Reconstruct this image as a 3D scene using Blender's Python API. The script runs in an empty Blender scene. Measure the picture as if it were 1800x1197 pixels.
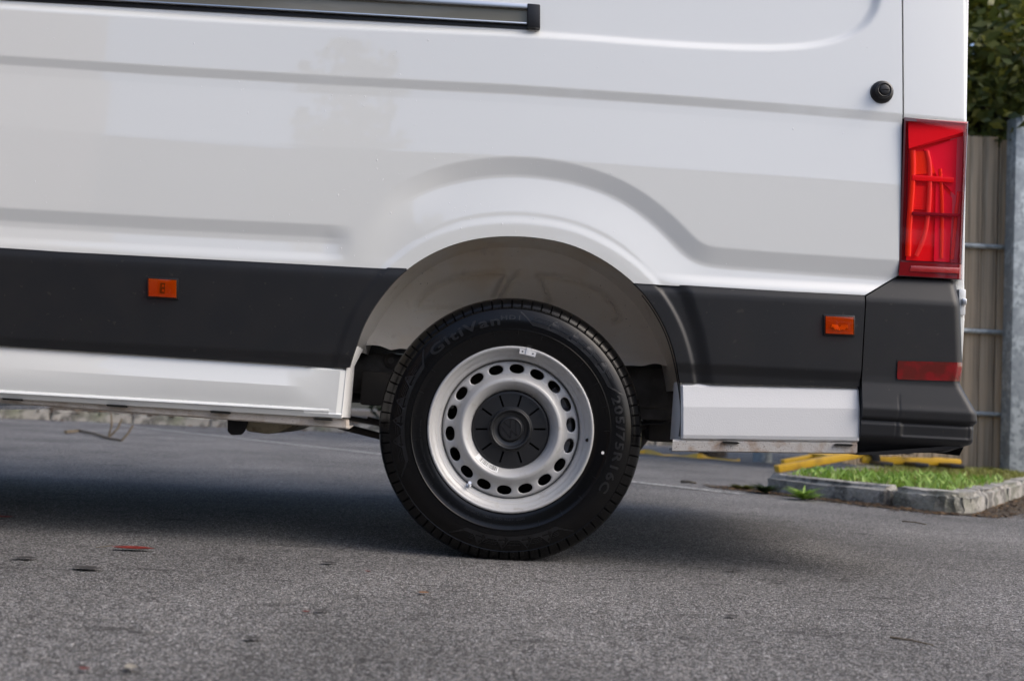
import bpy, bmesh, math, random
import numpy as np
from mathutils import Matrix, Vector

random.seed(7); np.random.seed(7)
R = math.radians
scene = bpy.context.scene
COL = scene.collection

# ------------------------------------------------------------------ camera
CAM = Vector((0.0, -2.843, 0.408))
FPX = 1850.0
ROLL, PITCH = R(3.0), math.atan(122.0 / FPX)
cd = bpy.data.cameras.new('camera'); cam = bpy.data.objects.new('camera', cd); COL.objects.link(cam)
ROT = Matrix.Rotation(R(90) + PITCH, 3, 'X') @ Matrix.Rotation(ROLL, 3, 'Z')
cam.matrix_world = Matrix.Translation(CAM) @ ROT.to_4x4()
cd.sensor_width = 36.0; cd.lens = FPX / 1800 * 36; cd.clip_start = 0.05; cd.clip_end = 500
cd.dof.use_dof = True; cd.dof.focus_distance = 2.86; cd.dof.aperture_fstop = 3.6
scene.camera = cam

# ------------------------------------------------------------------ sky, sun, exposure
SUN_EL, SUN_AZ = R(44), R(112)          # azimuth measured clockwise from +Y (north)
w = bpy.data.worlds.new('World'); scene.world = w; w.use_nodes = True
nt = w.node_tree; nt.nodes.clear()
sky = nt.nodes.new('ShaderNodeTexSky'); sky.sky_type = 'NISHITA'; sky.sun_disc = False
sky.sun_elevation = SUN_EL; sky.sun_rotation = SUN_AZ
sky.air_density = 0.85; sky.dust_density = 4.0; sky.ozone_density = 1.6
bg = nt.nodes.new('ShaderNodeBackground'); bg.inputs['Strength'].default_value = 0.15
wo = nt.nodes.new('ShaderNodeOutputWorld')
nt.links.new(sky.outputs[0], bg.inputs[0]); nt.links.new(bg.outputs[0], wo.inputs[0])
sd = bpy.data.lights.new('sun', 'SUN'); sd.energy = 0.6; sd.angle = R(40); sd.color = (1, .95, .87)
sun = bpy.data.objects.new('sun', sd); COL.objects.link(sun)
sdir = Vector((math.sin(SUN_AZ) * math.cos(SUN_EL), math.cos(SUN_AZ) * math.cos(SUN_EL), math.sin(SUN_EL)))
sun.rotation_euler = sdir.to_track_quat('Z', 'Y').to_euler()
scene.view_settings.view_transform = 'Standard'; scene.view_settings.look = 'None'
scene.view_settings.exposure = 0.74; scene.view_settings.gamma = 1.0
scene.view_settings.use_curve_mapping = False
scene.render.engine = 'CYCLES'

# ------------------------------------------------------------------ measuring: a point of the photograph on a plane of the place
def ray(px, py):
    v = ROT @ Vector(((px - 900) / FPX, -(py - 598.5) / FPX, -1)); return v
def at(px, py, Y=0.0):
    v = ray(px, py); t = (Y - CAM.y) / v.y; return CAM + v * t
def atg(px, py, z=0.0):
    v = ray(px, py); t = (z - CAM.z) / v.z; return CAM + v * t
def P2(pts, Y=0.0):
    return np.array([[at(x, y, Y).x, at(x, y, Y).z] for x, y in pts])
PXM = (at(900, 600) - at(901, 600)).length      # metres per photo pixel on the van side

# ------------------------------------------------------------------ materials
MATS = {}
def mat(name, base, rough=.5, metal=0., spec=.5, coat=0., coat_rough=.03, coat_ior=1.5, var=None, bump=None, speck=None, trans=None, sheen=0):
    if name in MATS: return MATS[name]
    m = bpy.data.materials.new(name); m.use_nodes = True
    t = m.node_tree; N = t.nodes; L = t.links; b = N['Principled BSDF']
    b.inputs['Base Color'].default_value = (*base, 1); b.inputs['Roughness'].default_value = rough
    b.inputs['Metallic'].default_value = metal; b.inputs['Specular IOR Level'].default_value = spec
    b.inputs['Coat Weight'].default_value = coat; b.inputs['Coat IOR'].default_value = coat_ior; b.inputs['Coat Roughness'].default_value = coat_rough
    tc = N.new('ShaderNodeTexCoord'); col = None
    def rgb(c):
        n = N.new('ShaderNodeRGB'); n.outputs[0].default_value = (*c, 1); return n.outputs[0]
    def mix(f, a, c):
        n = N.new('ShaderNodeMix'); n.data_type = 'RGBA'
        L.new(f, n.inputs[0]); L.new(a, n.inputs[6]); L.new(c, n.inputs[7]); return n.outputs[2]
    def noise(s, d=4, r=.55, scale3=None):
        n = N.new('ShaderNodeTexNoise'); n.inputs['Scale'].default_value = s
        n.inputs['Detail'].default_value = d; n.inputs['Roughness'].default_value = r
        if scale3:
            mp = N.new('ShaderNodeMapping'); mp.inputs['Scale'].default_value = scale3
            L.new(tc.outputs['Object'], mp.inputs[0]); L.new(mp.outputs[0], n.inputs['Vector'])
        else: L.new(tc.outputs['Object'], n.inputs['Vector'])
        return n.outputs[0]
    def ramp(v, a, c):
        n = N.new('ShaderNodeMapRange'); n.inputs[1].default_value = a; n.inputs[2].default_value = c
        n.clamp = True; L.new(v, n.inputs[0]); return n.outputs[0]
    col = rgb(base)
    for v in (var or []):        # (scale, colour, low, high[, scale3])
        col = mix(ramp(noise(v[0], scale3=v[4] if len(v) > 4 else None), v[2], v[3]), col, rgb(v[1]))
    if speck:                    # (scale, colour, threshold)
        vo = N.new('ShaderNodeTexNoise'); vo.inputs['Scale'].default_value = speck[0]; vo.inputs['Detail'].default_value = 2
        L.new(tc.outputs['Object'], vo.inputs['Vector'])
        col = mix(ramp(vo.outputs[0], speck[2], speck[2] + .04), col, rgb(speck[1]))
    L.new(col, b.inputs['Base Color'])
    if bump:                     # (scale, strength, distance)
        bn = N.new('ShaderNodeBump'); bn.inputs['Strength'].default_value = bump[1]; bn.inputs['Distance'].default_value = bump[2]
        L.new(noise(bump[0], scale3=bump[3] if len(bump) > 3 else None), bn.inputs['Height']); L.new(bn.outputs[0], b.inputs['Normal'])
    if trans:
        b.inputs['Transmission Weight'].default_value = trans
    MATS[name] = m; return m
def lens_mat(name, tint, gloss_rough=.03, milky=.3, body=None):
    """thin coloured clear plastic: coloured see-through with a glossy front"""
    m = bpy.data.materials.new(name); m.use_nodes = True; t = m.node_tree; t.nodes.clear(); L = t.links
    o = t.nodes.new('ShaderNodeOutputMaterial'); tr = t.nodes.new('ShaderNodeBsdfTransparent'); tr.inputs[0].default_value = (*tint, 1)
    g = t.nodes.new('ShaderNodeBsdfGlossy'); g.inputs['Roughness'].default_value = gloss_rough
    f = t.nodes.new('ShaderNodeFresnel'); f.inputs[0].default_value = 1.5
    df = t.nodes.new('ShaderNodeBsdfDiffuse'); df.inputs[0].default_value = (*(body or tint), 1); md = t.nodes.new('ShaderNodeMixShader'); md.inputs[0].default_value = milky
    L.new(tr.outputs[0], md.inputs[1]); L.new(df.outputs[0], md.inputs[2])
    ge = t.nodes.new('ShaderNodeNewGeometry'); mf = t.nodes.new('ShaderNodeMath'); mf.operation = 'SUBTRACT'; mf.use_clamp = True
    L.new(f.outputs[0], mf.inputs[0]); L.new(ge.outputs['Backfacing'], mf.inputs[1])     # the inner side of the thin plastic does not trap light
    mx = t.nodes.new('ShaderNodeMixShader'); L.new(mf.outputs[0], mx.inputs[0]); L.new(md.outputs[0], mx.inputs[1]); L.new(g.outputs[0], mx.inputs[2])
    L.new(mx.outputs[0], o.inputs[0]); MATS[name] = m; return m

M_PAINT = mat('white_paint', (.80, .82, .80), .32, spec=.5, coat=1, coat_rough=.008, coat_ior=1.75)
M_PAINT_TEX = mat('white_stone_chip_paint', (.80, .81, .81), .55, coat=.15, coat_rough=.3, bump=(260, .22, .002))
M_FLANGE = mat('dirty_white_flange', (.60, .56, .51), .7, var=[(30, (.42, .34, .27), .45, .75)], speck=(420, (.06, .04, .03), .69), bump=(300, .5, .002))
M_RUSTY = mat('rust_stained_flange', (.55, .53, .50), .7, var=[(25, (.35, .24, .16), .5, .72)], speck=(300, (.12, .05, .02), .66), bump=(240, .5, .003))
M_CLAD = mat('dark_grey_moulding', (.016, .017, .019), .42, spec=.36, bump=(950, .22, .001), speck=(60, (.035, .033, .031), .70), var=[(9, (.020, .020, .021), .4, .7)])
M_BLACK = mat('black_plastic', (.012, .012, .013), .38, bump=(900, .06, .0006))
M_GAP = mat('black_gap', (.004, .004, .004), .9)
M_RUBBER = mat('tyre_rubber', (.0025, .0025, .003), .24, spec=.34, var=[(6, (.004, .004, .004), .4, .7)], bump=(700, .05, .0006))
M_RUBBER_TREAD = M_RUBBER
M_RUBBER_MATT = mat('raised_rubber', (.0045, .0048, .006), .42, spec=.5)
M_STEEL = mat('silver_wheel_paint', (.47, .475, .475), .48, metal=.15, coat=.2, coat_rough=.3, var=[(14, (.46, .46, .455), .4, .8), (45, (.40, .39, .37), .58, .75)], bump=(1200, .04, .0005))
M_CAP = mat('hub_cap_plastic', (.016, .017, .019), .34, spec=.5, bump=(900, .08, .0005))
M_CAP_GLOSS = mat('hub_badge_plastic', (.014, .014, .016), .25)
M_ALLOY = mat('bare_aluminium', (.62, .63, .64), .28, metal=1, bump=(60, .05, .001, (.3, 8, 8)))
M_ZINC = mat('zinc_clip', (.72, .73, .74), .5, metal=.1)
M_HOUSE = mat('wheelhouse_paint', (.93, .89, .82), .42, coat=.4, coat_rough=.25,
              var=[(3.5, (.82, .70, .54), .46, .70), (16, (.70, .63, .55), .60, .8)], bump=(55, .18, .004), speck=(130, (.06, .045, .035), .74))
M_UNDER = mat('underbody_black', (.034, .031, .028), .6, var=[(8, (.06, .048, .036), .45, .7)], bump=(60, .3, .003))
M_CHASSIS = mat('chassis_grey', (.085, .08, .074), .55, var=[(12, (.03, .026, .022), .4, .7)], bump=(90, .25, .003))
M_TAN = mat('waxed_silencer', (.55, .48, .33), .5, metal=.1, var=[(20, (.16, .12, .07), .45, .7)], bump=(60, .2, .003))
M_LENS = lens_mat('red_lens', (1.0, .36, .42), .02, .08, (1.0, .016, .026))
M_LENS_DEEP = mat('deep_red_lens', (.20, .006, .008), .08, coat=1, coat_rough=.02)
M_REFL = mat('red_reflector', (.125, .014, .009), .2, coat=.8, coat_rough=.03, var=[(30, (.22, .010, .01), .45, .6)], bump=(380, .35, .001))
M_LAMP_IN = mat('lamp_reflector_red', (.98, .05, .055), .25, coat=1)
M_LAMP_OR = mat('lamp_amber_chamber', (1.0, .24, .02), .2, coat=1)
M_LAMP_PINK = mat('lamp_pink_diffuser', (.98, .07, .20), .25)
M_LAMP_DK = mat('lamp_bezel_dark', (.07, .008, .012), .25, coat=1)
M_AMBER = lens_mat('amber_lens', (1.0, .52, .10), .06, .06, (.95, .25, .012))
M_AMBER_IN = mat('amber_backing', (.42, .27, .12), .35, metal=.3, bump=(500, .3, .001))
M_LABEL = mat('white_label', (.74, .75, .75), .5)
M_INK = mat('black_ink', (.02, .02, .02), .6)
M_CONC = mat('kerb_concrete', (.33, .315, .285), .85, var=[(7, (.12, .115, .105), .47, .56), (40, (.42, .41, .39), .52, .75), (3, (.20, .21, .15), .5, .75)], bump=(50, .7, .012), speck=(160, (.08, .08, .075), .66))
M_SOIL = mat('soil', (.055, .042, .03), .95, var=[(18, (.09, .07, .045), .4, .65)], bump=(60, .8, .02))
M_LINE = mat('worn_white_paint', (.42, .42, .40), .8, var=[(25, (.12, .12, .12), .42, .62)], bump=(200, .3, .002))
M_WOOD = mat('weathered_wood', (.50, .385, .26), .85, var=[(3, (.23, .175, .115), .44, .60, (7, 7, .5)), (6, (.55, .46, .335), .5, .75, (9, 9, .5)), (2, (.17, .17, .11), .58, .8)], bump=(9, .9, .012, (14, 14, .5)))
M_GALV = mat('galvanised_steel', (.33, .36, .37), .55, metal=.5, var=[(9, (.50, .54, .54), .47, .56), (22, (.27, .30, .31), .5, .62)])
M_YELLOW = mat('yellow_plastic', (.62, .36, .015), .45, var=[(9, (.40, .23, .02), .5, .75)])
M_TWIG = mat('twig_bark', (.13, .10, .07), .85, var=[(40, (.20, .17, .12), .4, .7)])
M_LEAF_R = mat('red_leaf', (.24, .035, .025), .5, var=[(60, (.14, .022, .018), .4, .6)])
M_PETAL = mat('dark_red_petal', (.11, .022, .018), .6)
M_LEAF_B = mat('brown_leaf', (.20, .09, .035), .7, var=[(50, (.10, .05, .025), .4, .65)])
M_LEAF_D = mat('dark_wet_leaf', (.034, .032, .031), .6, var=[(50, (.05, .044, .04), .4, .65)])
M_LEAF_Y = mat('yellow_leaf', (.42, .26, .02), .6)
M_BARK = mat('tree_bark', (.065, .052, .04), .9, var=[(14, (.035, .028, .022), .4, .65)], bump=(30, .8, .02))
M_PEB = mat('pale_pebble', (.24, .22, .18), .8)
M_WALL = mat('rendered_wall', (.14, .15, .17), .8, var=[(1.2, (.11, .12, .135), .4, .7)])
M_FRAME_W = mat('white_door_frame', (.88, .88, .86), .4)
M_SHUTTER = mat('grey_shutter', (.07, .08, .09), .5)
M_ROOF = mat('roof_sheet', (.10, .10, .11), .7)

def leaf_mat(name, a, b2, c):
    m = bpy.data.materials.new(name); m.use_nodes = True; t = m.node_tree; N = t.nodes; L = t.links
    b = N['Principled BSDF']; at_ = N.new('ShaderNodeAttribute'); at_.attribute_name = 'tone'
    cr = N.new('ShaderNodeValToRGB'); e = cr.color_ramp.elements
    e[0].color = (*a, 1); e[1].color = (*c, 1); k = cr.color_ramp.elements.new(.5); k.color = (*b2, 1)
    L.new(at_.outputs['Fac'], cr.inputs[0]); L.new(cr.outputs[0], b.inputs['Base Color'])
    b.inputs['Roughness'].default_value = .5
    tl = N.new('ShaderNodeBsdfTranslucent'); L.new(cr.outputs[0], tl.inputs[0])
    mx = N.new('ShaderNodeMixShader'); mx.inputs[0].default_value = .3
    L.new(b.outputs[0], mx.inputs[1]); L.new(tl.outputs[0], mx.inputs[2]); L.new(mx.outputs[0], N['Material Output'].inputs[0])
    MATS[name] = m; return m
M_FOL = leaf_mat('tree_leaves', (.032, .046, .010), (.09, .115, .02), (.24, .23, .035))
M_IVY = leaf_mat('hedge_leaves', (.012, .022, .008), (.028, .05, .014), (.06, .09, .025))
M_GRASS = leaf_mat('grass_blades', (.15, .12, .04), (.20, .23, .035), (.33, .34, .08))
M_PLANT = leaf_mat('weed_leaves', (.14, .26, .03), (.24, .40, .06), (.36, .50, .12))
M_LITTER = leaf_mat('litter_leaves', (.035, .025, .017), (.085, .055, .032), (.22, .13, .055))

def asphalt():
    m = bpy.data.materials.new('asphalt'); m.use_nodes = True; t = m.node_tree; N = t.nodes; L = t.links
    b = N['Principled BSDF']; tc = N.new('ShaderNodeTexCoord'); O = tc.outputs['Object']
    def vor(s):
        v = N.new('ShaderNodeTexVoronoi'); v.inputs['Scale'].default_value = s; L.new(O, v.inputs['Vector']); return v
    def noi(s, d=4, sc=None):
        n = N.new('ShaderNodeTexNoise'); n.inputs['Scale'].default_value = s; n.inputs['Detail'].default_value = d
        if sc:
            mp = N.new('ShaderNodeMapping'); mp.inputs['Scale'].default_value = sc; L.new(O, mp.inputs[0]); L.new(mp.outputs[0], n.inputs['Vector'])
        else: L.new(O, n.inputs['Vector'])
        return n.outputs[0]
    def rng(v, a, c, d=0., e=1.):
        n = N.new('ShaderNodeMapRange'); n.clamp = True
        for i, x in zip((1, 2, 3, 4), (a, c, d, e)): n.inputs[i].default_value = x
        L.new(v, n.inputs[0]); return n.outputs[0]
    def mth(op, a, c):
        n = N.new('ShaderNodeMath'); n.operation = op
        for i, x in enumerate((a, c)):
            if isinstance(x, (int, float)): n.inputs[i].default_value = x
            else: L.new(x, n.inputs[i])
        return n.outputs[0]
    v1 = vor(260); v2 = vor(480)
    sep = N.new('ShaderNodeSeparateColor'); L.new(v1.outputs['Color'], sep.inputs[0])
    sep2 = N.new('ShaderNodeSeparateColor'); L.new(v2.outputs['Color'], sep2.inputs[0])
    stone = rng(sep.outputs[0], .1, 1, .085, .46)               # stones of differing grey
    stone2 = rng(sep2.outputs[1], .2, 1, .6, 1.6)
    gap = rng(v1.outputs['Distance'], .3, .65, 1., .3)         # dark binder between stones
    g = mth('MULTIPLY', mth('MULTIPLY', stone, stone2), gap)
    g = mth('MULTIPLY', g, rng(noi(1.1, 6), .32, .68, .74, 1.28))  # broad wear
    g = mth('MULTIPLY', g, rng(noi(9, 4, (.45, 1.6, 1)), .60, .70, 1., .55))   # dark damp marks
    g = mth('MULTIPLY', g, rng(noi(55, 3), .35, .65, .8, 1.18))
    mx = N.new('ShaderNodeMix'); mx.data_type = 'RGBA'; mx.blend_type = 'MULTIPLY'; mx.inputs[0].default_value = 1
    cr = N.new('ShaderNodeCombineColor'); [L.new(g, cr.inputs[i]) for i in range(3)]
    L.new(cr.outputs[0], mx.inputs[6])
    tint = N.new('ShaderNodeMix'); tint.data_type = 'RGBA'; L.new(sep.outputs[2], tint.inputs[0])
    tint.inputs[6].default_value = (1.06, 1.0, .94, 1); tint.inputs[7].default_value = (1.0, 1.0, 1.01, 1)
    L.new(tint.outputs[2], mx.inputs[7]); L.new(mx.outputs[2], b.inputs['Base Color'])
    b.inputs['Roughness'].default_value = .8; b.inputs['Specular IOR Level'].default_value = .22
    h = mth('ADD', mth('MULTIPLY', rng(v1.outputs['Distance'], 0, .7, 1, 0), .7), mth('MULTIPLY', noi(120, 3), .6))
    bn = N.new('ShaderNodeBump'); bn.inputs['Strength'].default_value = .85; bn.inputs['Distance'].default_value = .004
    L.new(h, bn.inputs['Height']); L.new(bn.outputs[0], b.inputs['Normal'])
    return m
M_ASPH = asphalt()

# ------------------------------------------------------------------ object helpers
WLOC = {}
def link(o, parent=None):
    COL.objects.link(o)
    if parent is not None:
        o.parent = parent; o.matrix_parent_inverse = Matrix.Translation(-WLOC.get(parent.name, Vector((0, 0, 0))))
    return o
def empty(name, loc, parent=None):
    o = bpy.data.objects.new(name, None); o.empty_display_size = .1; link(o, parent); o.location = loc
    WLOC[o.name] = Vector(loc); return o
def tag(o, label=None, cat=None, group=None, kind=None):
    for k, v in (('label', label), ('category', cat), ('group', group), ('kind', kind)):
        if v: o[k] = v
    return o
def mesh(name, verts, faces, m, parent=None, smooth=True, sharp=35):
    me = bpy.data.meshes.new(name); me.from_pydata([tuple(map(float, v)) for v in verts], [], [tuple(int(i) for i in f) for f in faces]); me.update()
    if m: me.materials.append(m)
    if smooth:
        me.polygons.foreach_set('use_smooth', [True] * len(me.polygons))
        if sharp: me.set_sharp_from_angle(angle=R(sharp))
    o = bpy.data.objects.new(name, me); return link(o, parent)
def box_geo(c0, c1):
    x0, y0, z0 = c0; x1, y1, z1 = c1
    v = [(x0, y0, z0), (x1, y0, z0), (x1, y1, z0), (x0, y1, z0), (x0, y0, z1), (x1, y0, z1), (x1, y1, z1), (x0, y1, z1)]
    f = [(0, 3, 2, 1), (4, 5, 6, 7), (0, 1, 5, 4), (1, 2, 6, 5), (2, 3, 7, 6), (3, 0, 4, 7)]
    return v, f
def bevel_me(o, w, seg=2):
    bm = bmesh.new(); bm.from_mesh(o.data)
    bmesh.ops.bevel(bm, geom=bm.edges[:], offset=w, segments=seg, affect='EDGES', profile=.6, clamp_overlap=True)
    bm.to_mesh(o.data); bm.free()
    o.data.polygons.foreach_set('use_smooth', [True] * len(o.data.polygons)); o.data.set_sharp_from_angle(angle=R(40))
    return o
def box(name, c0, c1, m, parent=None, bev=.004):
    v, f = box_geo(c0, c1); o = mesh(name, v, f, m, parent, smooth=False)
    return bevel_me(o, bev) if bev else o
def prism(name, poly, y0, y1, m, parent=None, bev=0.):
    """poly of (x, z) extruded from y0 (near) to y1"""
    n = len(poly); v = [(x, y0, z) for x, z in poly] + [(x, y1, z) for x, z in poly]
    f = [tuple(range(n)), tuple(range(2 * n - 1, n - 1, -1))] + [(i, i + n, (i + 1) % n + n, (i + 1) % n) for i in range(n)]
    o = mesh(name, v, f, m, parent, smooth=False)
    bm = bmesh.new(); bm.from_mesh(o.data); bmesh.ops.recalc_face_normals(bm, faces=bm.faces); bm.to_mesh(o.data); bm.free()
    return bevel_me(o, bev) if bev else o
def ppoly(pts, Y=0.): return [(at(x, y, Y).x, at(x, y, Y).z) for x, y in pts]
def tube_geo(pts, rad, seg=8):
    pts = [Vector(p) for p in pts]; n = len(pts); rad = rad if isinstance(rad, (list, tuple)) else [rad] * n
    v = []; f = []; up = Vector((0, 0, 1))
    for i, p in enumerate(pts):
        d = (pts[min(i + 1, n - 1)] - pts[max(i - 1, 0)]).normalized()
        a = d.cross(up); a = a.normalized() if a.length > 1e-4 else Vector((1, 0, 0)); b = d.cross(a)
        for k in range(seg):
            t = 2 * math.pi * k / seg; v.append(p + (a * math.cos(t) + b * math.sin(t)) * rad[i])
    for i in range(n - 1):
        for k in range(seg): f.append((i * seg + k, i * seg + (k + 1) % seg, (i + 1) * seg + (k + 1) % seg, (i + 1) * seg + k))
    f.append(tuple(range(seg))[::-1]); f.append(tuple(range((n - 1) * seg, n * seg)))
    return v, f
def tube(name, pts, rad, m, parent=None, seg=10):
    v, f = tube_geo(pts, rad, seg); return mesh(name, v, f, m, parent)
def lathe(name, prof, c, m, parent=None, seg=96, a0=0, close=True, sharp=35):
    """prof (r, y) turned about the y axis through c"""
    v = []; f = []; n = len(prof)
    for k in range(seg):
        t = 2 * math.pi * k / seg
        for r, y in prof: v.append((c[0] + r * math.cos(t), c[1] + y, c[2] + r * math.sin(t)))
    for k in range(seg):
        k2 = (k + 1) % seg
        for i in range(n - 1): f.append((k * n + i, k * n + i + 1, k2 * n + i + 1, k2 * n + i))
    return mesh(name, v, f, m, parent, sharp=sharp)

def sstep(a, b, x):
    t = np.clip((x - a) / (b - a), 0, 1); return t * t * (3 - 2 * t)
def smooth_prof(kx, ky, sig):
    """rounded piecewise profile"""
    x = np.linspace(min(kx) - .05, max(kx) + .05, 3000); y = np.interp(x, kx, ky)
    dx = x[1] - x[0]; k = int(3 * sig / dx); g = np.exp(-.5 * (np.arange(-k, k + 1) * dx / sig) ** 2); g /= g.sum()
    yp = np.convolve(np.pad(y, k, mode='edge'), g, 'valid')
    return lambda s: np.interp(s, x, yp)
def sdist(X, Z, poly):
    """signed distance to an open polyline: positive on its right hand side (below, for a line running to +x)"""
    best = np.full(X.shape, 1e9); sign = np.ones(X.shape)
    for (ax, az), (bx, bz) in zip(poly[:-1], poly[1:]):
        dx, dz = bx - ax, bz - az; L2 = dx * dx + dz * dz
        t = np.clip(((X - ax) * dx + (Z - az) * dz) / L2, 0, 1)
        d = np.hypot(X - ax - t * dx, Z - az - t * dz); cr = dx * (Z - az) - dz * (X - ax)
        k = d < best - 1e-9; best = np.where(k, d, best); sign = np.where(k, np.where(cr > 0, -1., 1.), sign)
    return best * sign
def clip(V, T, fn):
    """cut a triangulated (x,z) sheet along fn = 0, keeping fn >= 0"""
    F = fn(V[:, 0], V[:, 1]); V = [tuple(v) for v in V]; F = list(F); s = np.array(F)[T] >= 0; n = s.sum(1)
    out = [tuple(t) for t in T[n == 3]]; cache = {}
    def cut(i, j):
        k = (min(i, j), max(i, j))
        if k not in cache:
            a, b = F[k[0]], F[k[1]]; t = a / (a - b); va, vb = V[k[0]], V[k[1]]
            V.append((va[0] + t * (vb[0] - va[0]), va[1] + t * (vb[1] - va[1]))); F.append(0.); cache[k] = len(V) - 1
        return cache[k]
    for t in T[(n > 0) & (n < 3)]:
        poly = []
        for a, b in ((t[0], t[1]), (t[1], t[2]), (t[2], t[0])):
            if F[a] >= 0: poly.append(a)
            if (F[a] >= 0) != (F[b] >= 0): poly.append(cut(a, b))
        for i in range(1, len(poly) - 1):
            if len({poly[0], poly[i], poly[i + 1]}) == 3: out.append((poly[0], poly[i], poly[i + 1]))
    V = np.array(V); T = np.array(out); used = np.unique(T); mp = -np.ones(len(V), int); mp[used] = np.arange(len(used))
    return V[used], mp[T]
def sheet(name, V, T, hfn, m, parent, thick=.012, lip=.0):
    """height-field panel: front face plus a returned edge, facing -y"""
    Y = hfn(V[:, 0], V[:, 1]); n = len(V)
    a = V[T]; area = (a[:, 1, 0] - a[:, 0, 0]) * (a[:, 2, 1] - a[:, 0, 1]) - (a[:, 1, 1] - a[:, 0, 1]) * (a[:, 2, 0] - a[:, 0, 0])
    T = np.where((area > 0)[:, None], T, T[:, ::-1]); T = T[np.abs(area) > 1e-12]
    verts = [(V[i, 0], Y[i], V[i, 1]) for i in range(n)]; faces = [tuple(t) for t in T]
    if thick:
        E = {}
        for t in T:
            for i, j in ((t[0], t[1]), (t[1], t[2]), (t[2], t[0])):
                if (j, i) in E: del E[(j, i)]
                else: E[(i, j)] = 1
        ring = {}
        def rv(i, d):
            if (i, d) not in ring:
                verts.append((V[i, 0], Y[i] + d, V[i, 1])); ring[(i, d)] = len(verts) - 1
            return ring[(i, d)]
        for i, j in E: faces.append((j, i, rv(i, thick), rv(j, thick)))
    return mesh(name, verts, faces, m, parent, sharp=50)
def grid(x0, x1, z0, z1, res):
    rx, rz = res if isinstance(res, tuple) else (res, res)
    nx = max(2, int((x1 - x0) / rx) + 1); nz = max(2, int((z1 - z0) / rz) + 1)
    xs = np.linspace(x0, x1, nx); zs = np.linspace(z0, z1, nz); Xg, Zg = np.meshgrid(xs, zs); V = np.stack([Xg.ravel(), Zg.ravel()], 1)
    i = np.arange(nx * nz).reshape(nz, nx); a, b, c, d = i[:-1, :-1].ravel(), i[:-1, 1:].ravel(), i[1:, 1:].ravel(), i[1:, :-1].ravel()
    return V, np.concatenate([np.stack([a, b, c], 1), np.stack([a, c, d], 1)])
def ring_grid(cx, cz, r0, r1, nr, na):
    rs = np.linspace(r0, r1, nr); ts = np.arange(na) * 2 * math.pi / na; Rg, Tg = np.meshgrid(rs, ts)
    V = np.stack([cx + (Rg * np.cos(Tg)).ravel(), cz + (Rg * np.sin(Tg)).ravel()], 1)
    i = np.arange(nr * na).reshape(na, nr); j = np.roll(i, -1, 0)
    a, b, c, d = i[:, :-1].ravel(), i[:, 1:].ravel(), j[:, 1:].ravel(), j[:, :-1].ravel()
    return V, np.concatenate([np.stack([a, b, c], 1), np.stack([a, c, d], 1)])
def half(p, q):
    """half plane to the right-hand side of p->q given as photo pixels read clockwise in the picture"""
    a = at(*p); b = at(*q); dx, dz = b.x - a.x, b.z - a.z; L = math.hypot(dx, dz)
    return lambda X, Z: -(dx * (Z - a.z) - dz * (X - a.x)) / L
def panel(name, poly, hfn, m, parent, res=.006, extra=(), thick=.012):
    """convex outline of photo pixels (clockwise in the picture) on the van side"""
    pp = P2(poly); V, T = grid(pp[:, 0].min() - .003, pp[:, 0].max() + .003, pp[:, 1].min() - .003, pp[:, 1].max() + .003, res)
    for i in range(len(poly)): V, T = clip(V, T, half(poly[i], poly[(i + 1) % len(poly)]))
    for fn in extra: V, T = clip(V, T, fn)
    return sheet(name, V, T, hfn, m, parent, thick)
def chaikin(p, n=3):
    for _ in range(n):
        q = [p[0]]
        for a, b in zip(p[:-1], p[1:]): q += [a * .75 + b * .25, a * .25 + b * .75]
        p = np.array(q + [p[-1]])
    return p
def zl(pts):
    """height of a feature line (photo pixels) as a function of x"""
    p = P2(pts); s0 = (p[1] - p[0]); s1 = (p[-1] - p[-2])
    p = np.vstack([p[0] - s0 / s0[0] * 4, p, p[-1] + s1 / s1[0] * 2])
    return lambda X: np.interp(X, p[:, 0], p[:, 1])
def X_(px, py=500): return at(px, py).x

# ================================================================== the ground
def structure(o): o['kind'] = 'structure'; return o
V = []; F = []
structure(mesh('asphalt_ground', [(-60, -60, 0), (60, -60, 0), (60, 60, 0), (-60, 60, 0)], [(0, 1, 2, 3)], M_ASPH, smooth=False))

# ================================================================== the van
van = empty('panel_van', (-1.2, 1.0, 0))
tag(van, 'white panel van with dark grey lower mouldings and a silver steel rear wheel', 'van')

# wheel arch opening: radius as a function of angle about a centre
ARC = P2([(600, 735), (612, 655), (627, 611), (638.5, 576), (658, 540.5), (681.7, 509), (713, 475.8), (748.5, 452), (795.6, 430.6), (846.6, 418.8), (897.7, 415.7),
          (952.6, 419.6), (1003.7, 430.6), (1054.7, 454), (1090, 477.7), (1119.5, 503), (1149, 540.5), (1172.5, 583.7), (1188, 634.8), (1195, 672), (1197, 775)])
AC = P2([(905, 700)])[0]
_a = np.arctan2(ARC[:, 1] - AC[1], ARC[:, 0] - AC[0]); _a = np.where(_a < -1.0, _a + 2 * math.pi, _a)
_r = np.hypot(ARC[:, 0] - AC[0], ARC[:, 1] - AC[1]); _o = np.argsort(_a)
_ta = np.linspace(-.6, math.pi + .6, 800); _tr = np.interp(_ta, _a[_o], _r[_o])
_g = np.exp(-.5 * (np.arange(-25, 26) / 9.) ** 2); _g /= _g.sum(); _tr = np.convolve(np.pad(_tr, 25, mode='edge'), _g, 'valid')
def arch_R(ang):
    ang = np.where(ang < -1.2, ang + 2 * math.pi, ang); return np.interp(ang, _ta, _tr)
def arch_rho(X, Z):
    dx, dz = X - AC[0], Z - AC[1]; return np.hypot(dx, dz) - arch_R(np.arctan2(dz, dx))

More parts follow.
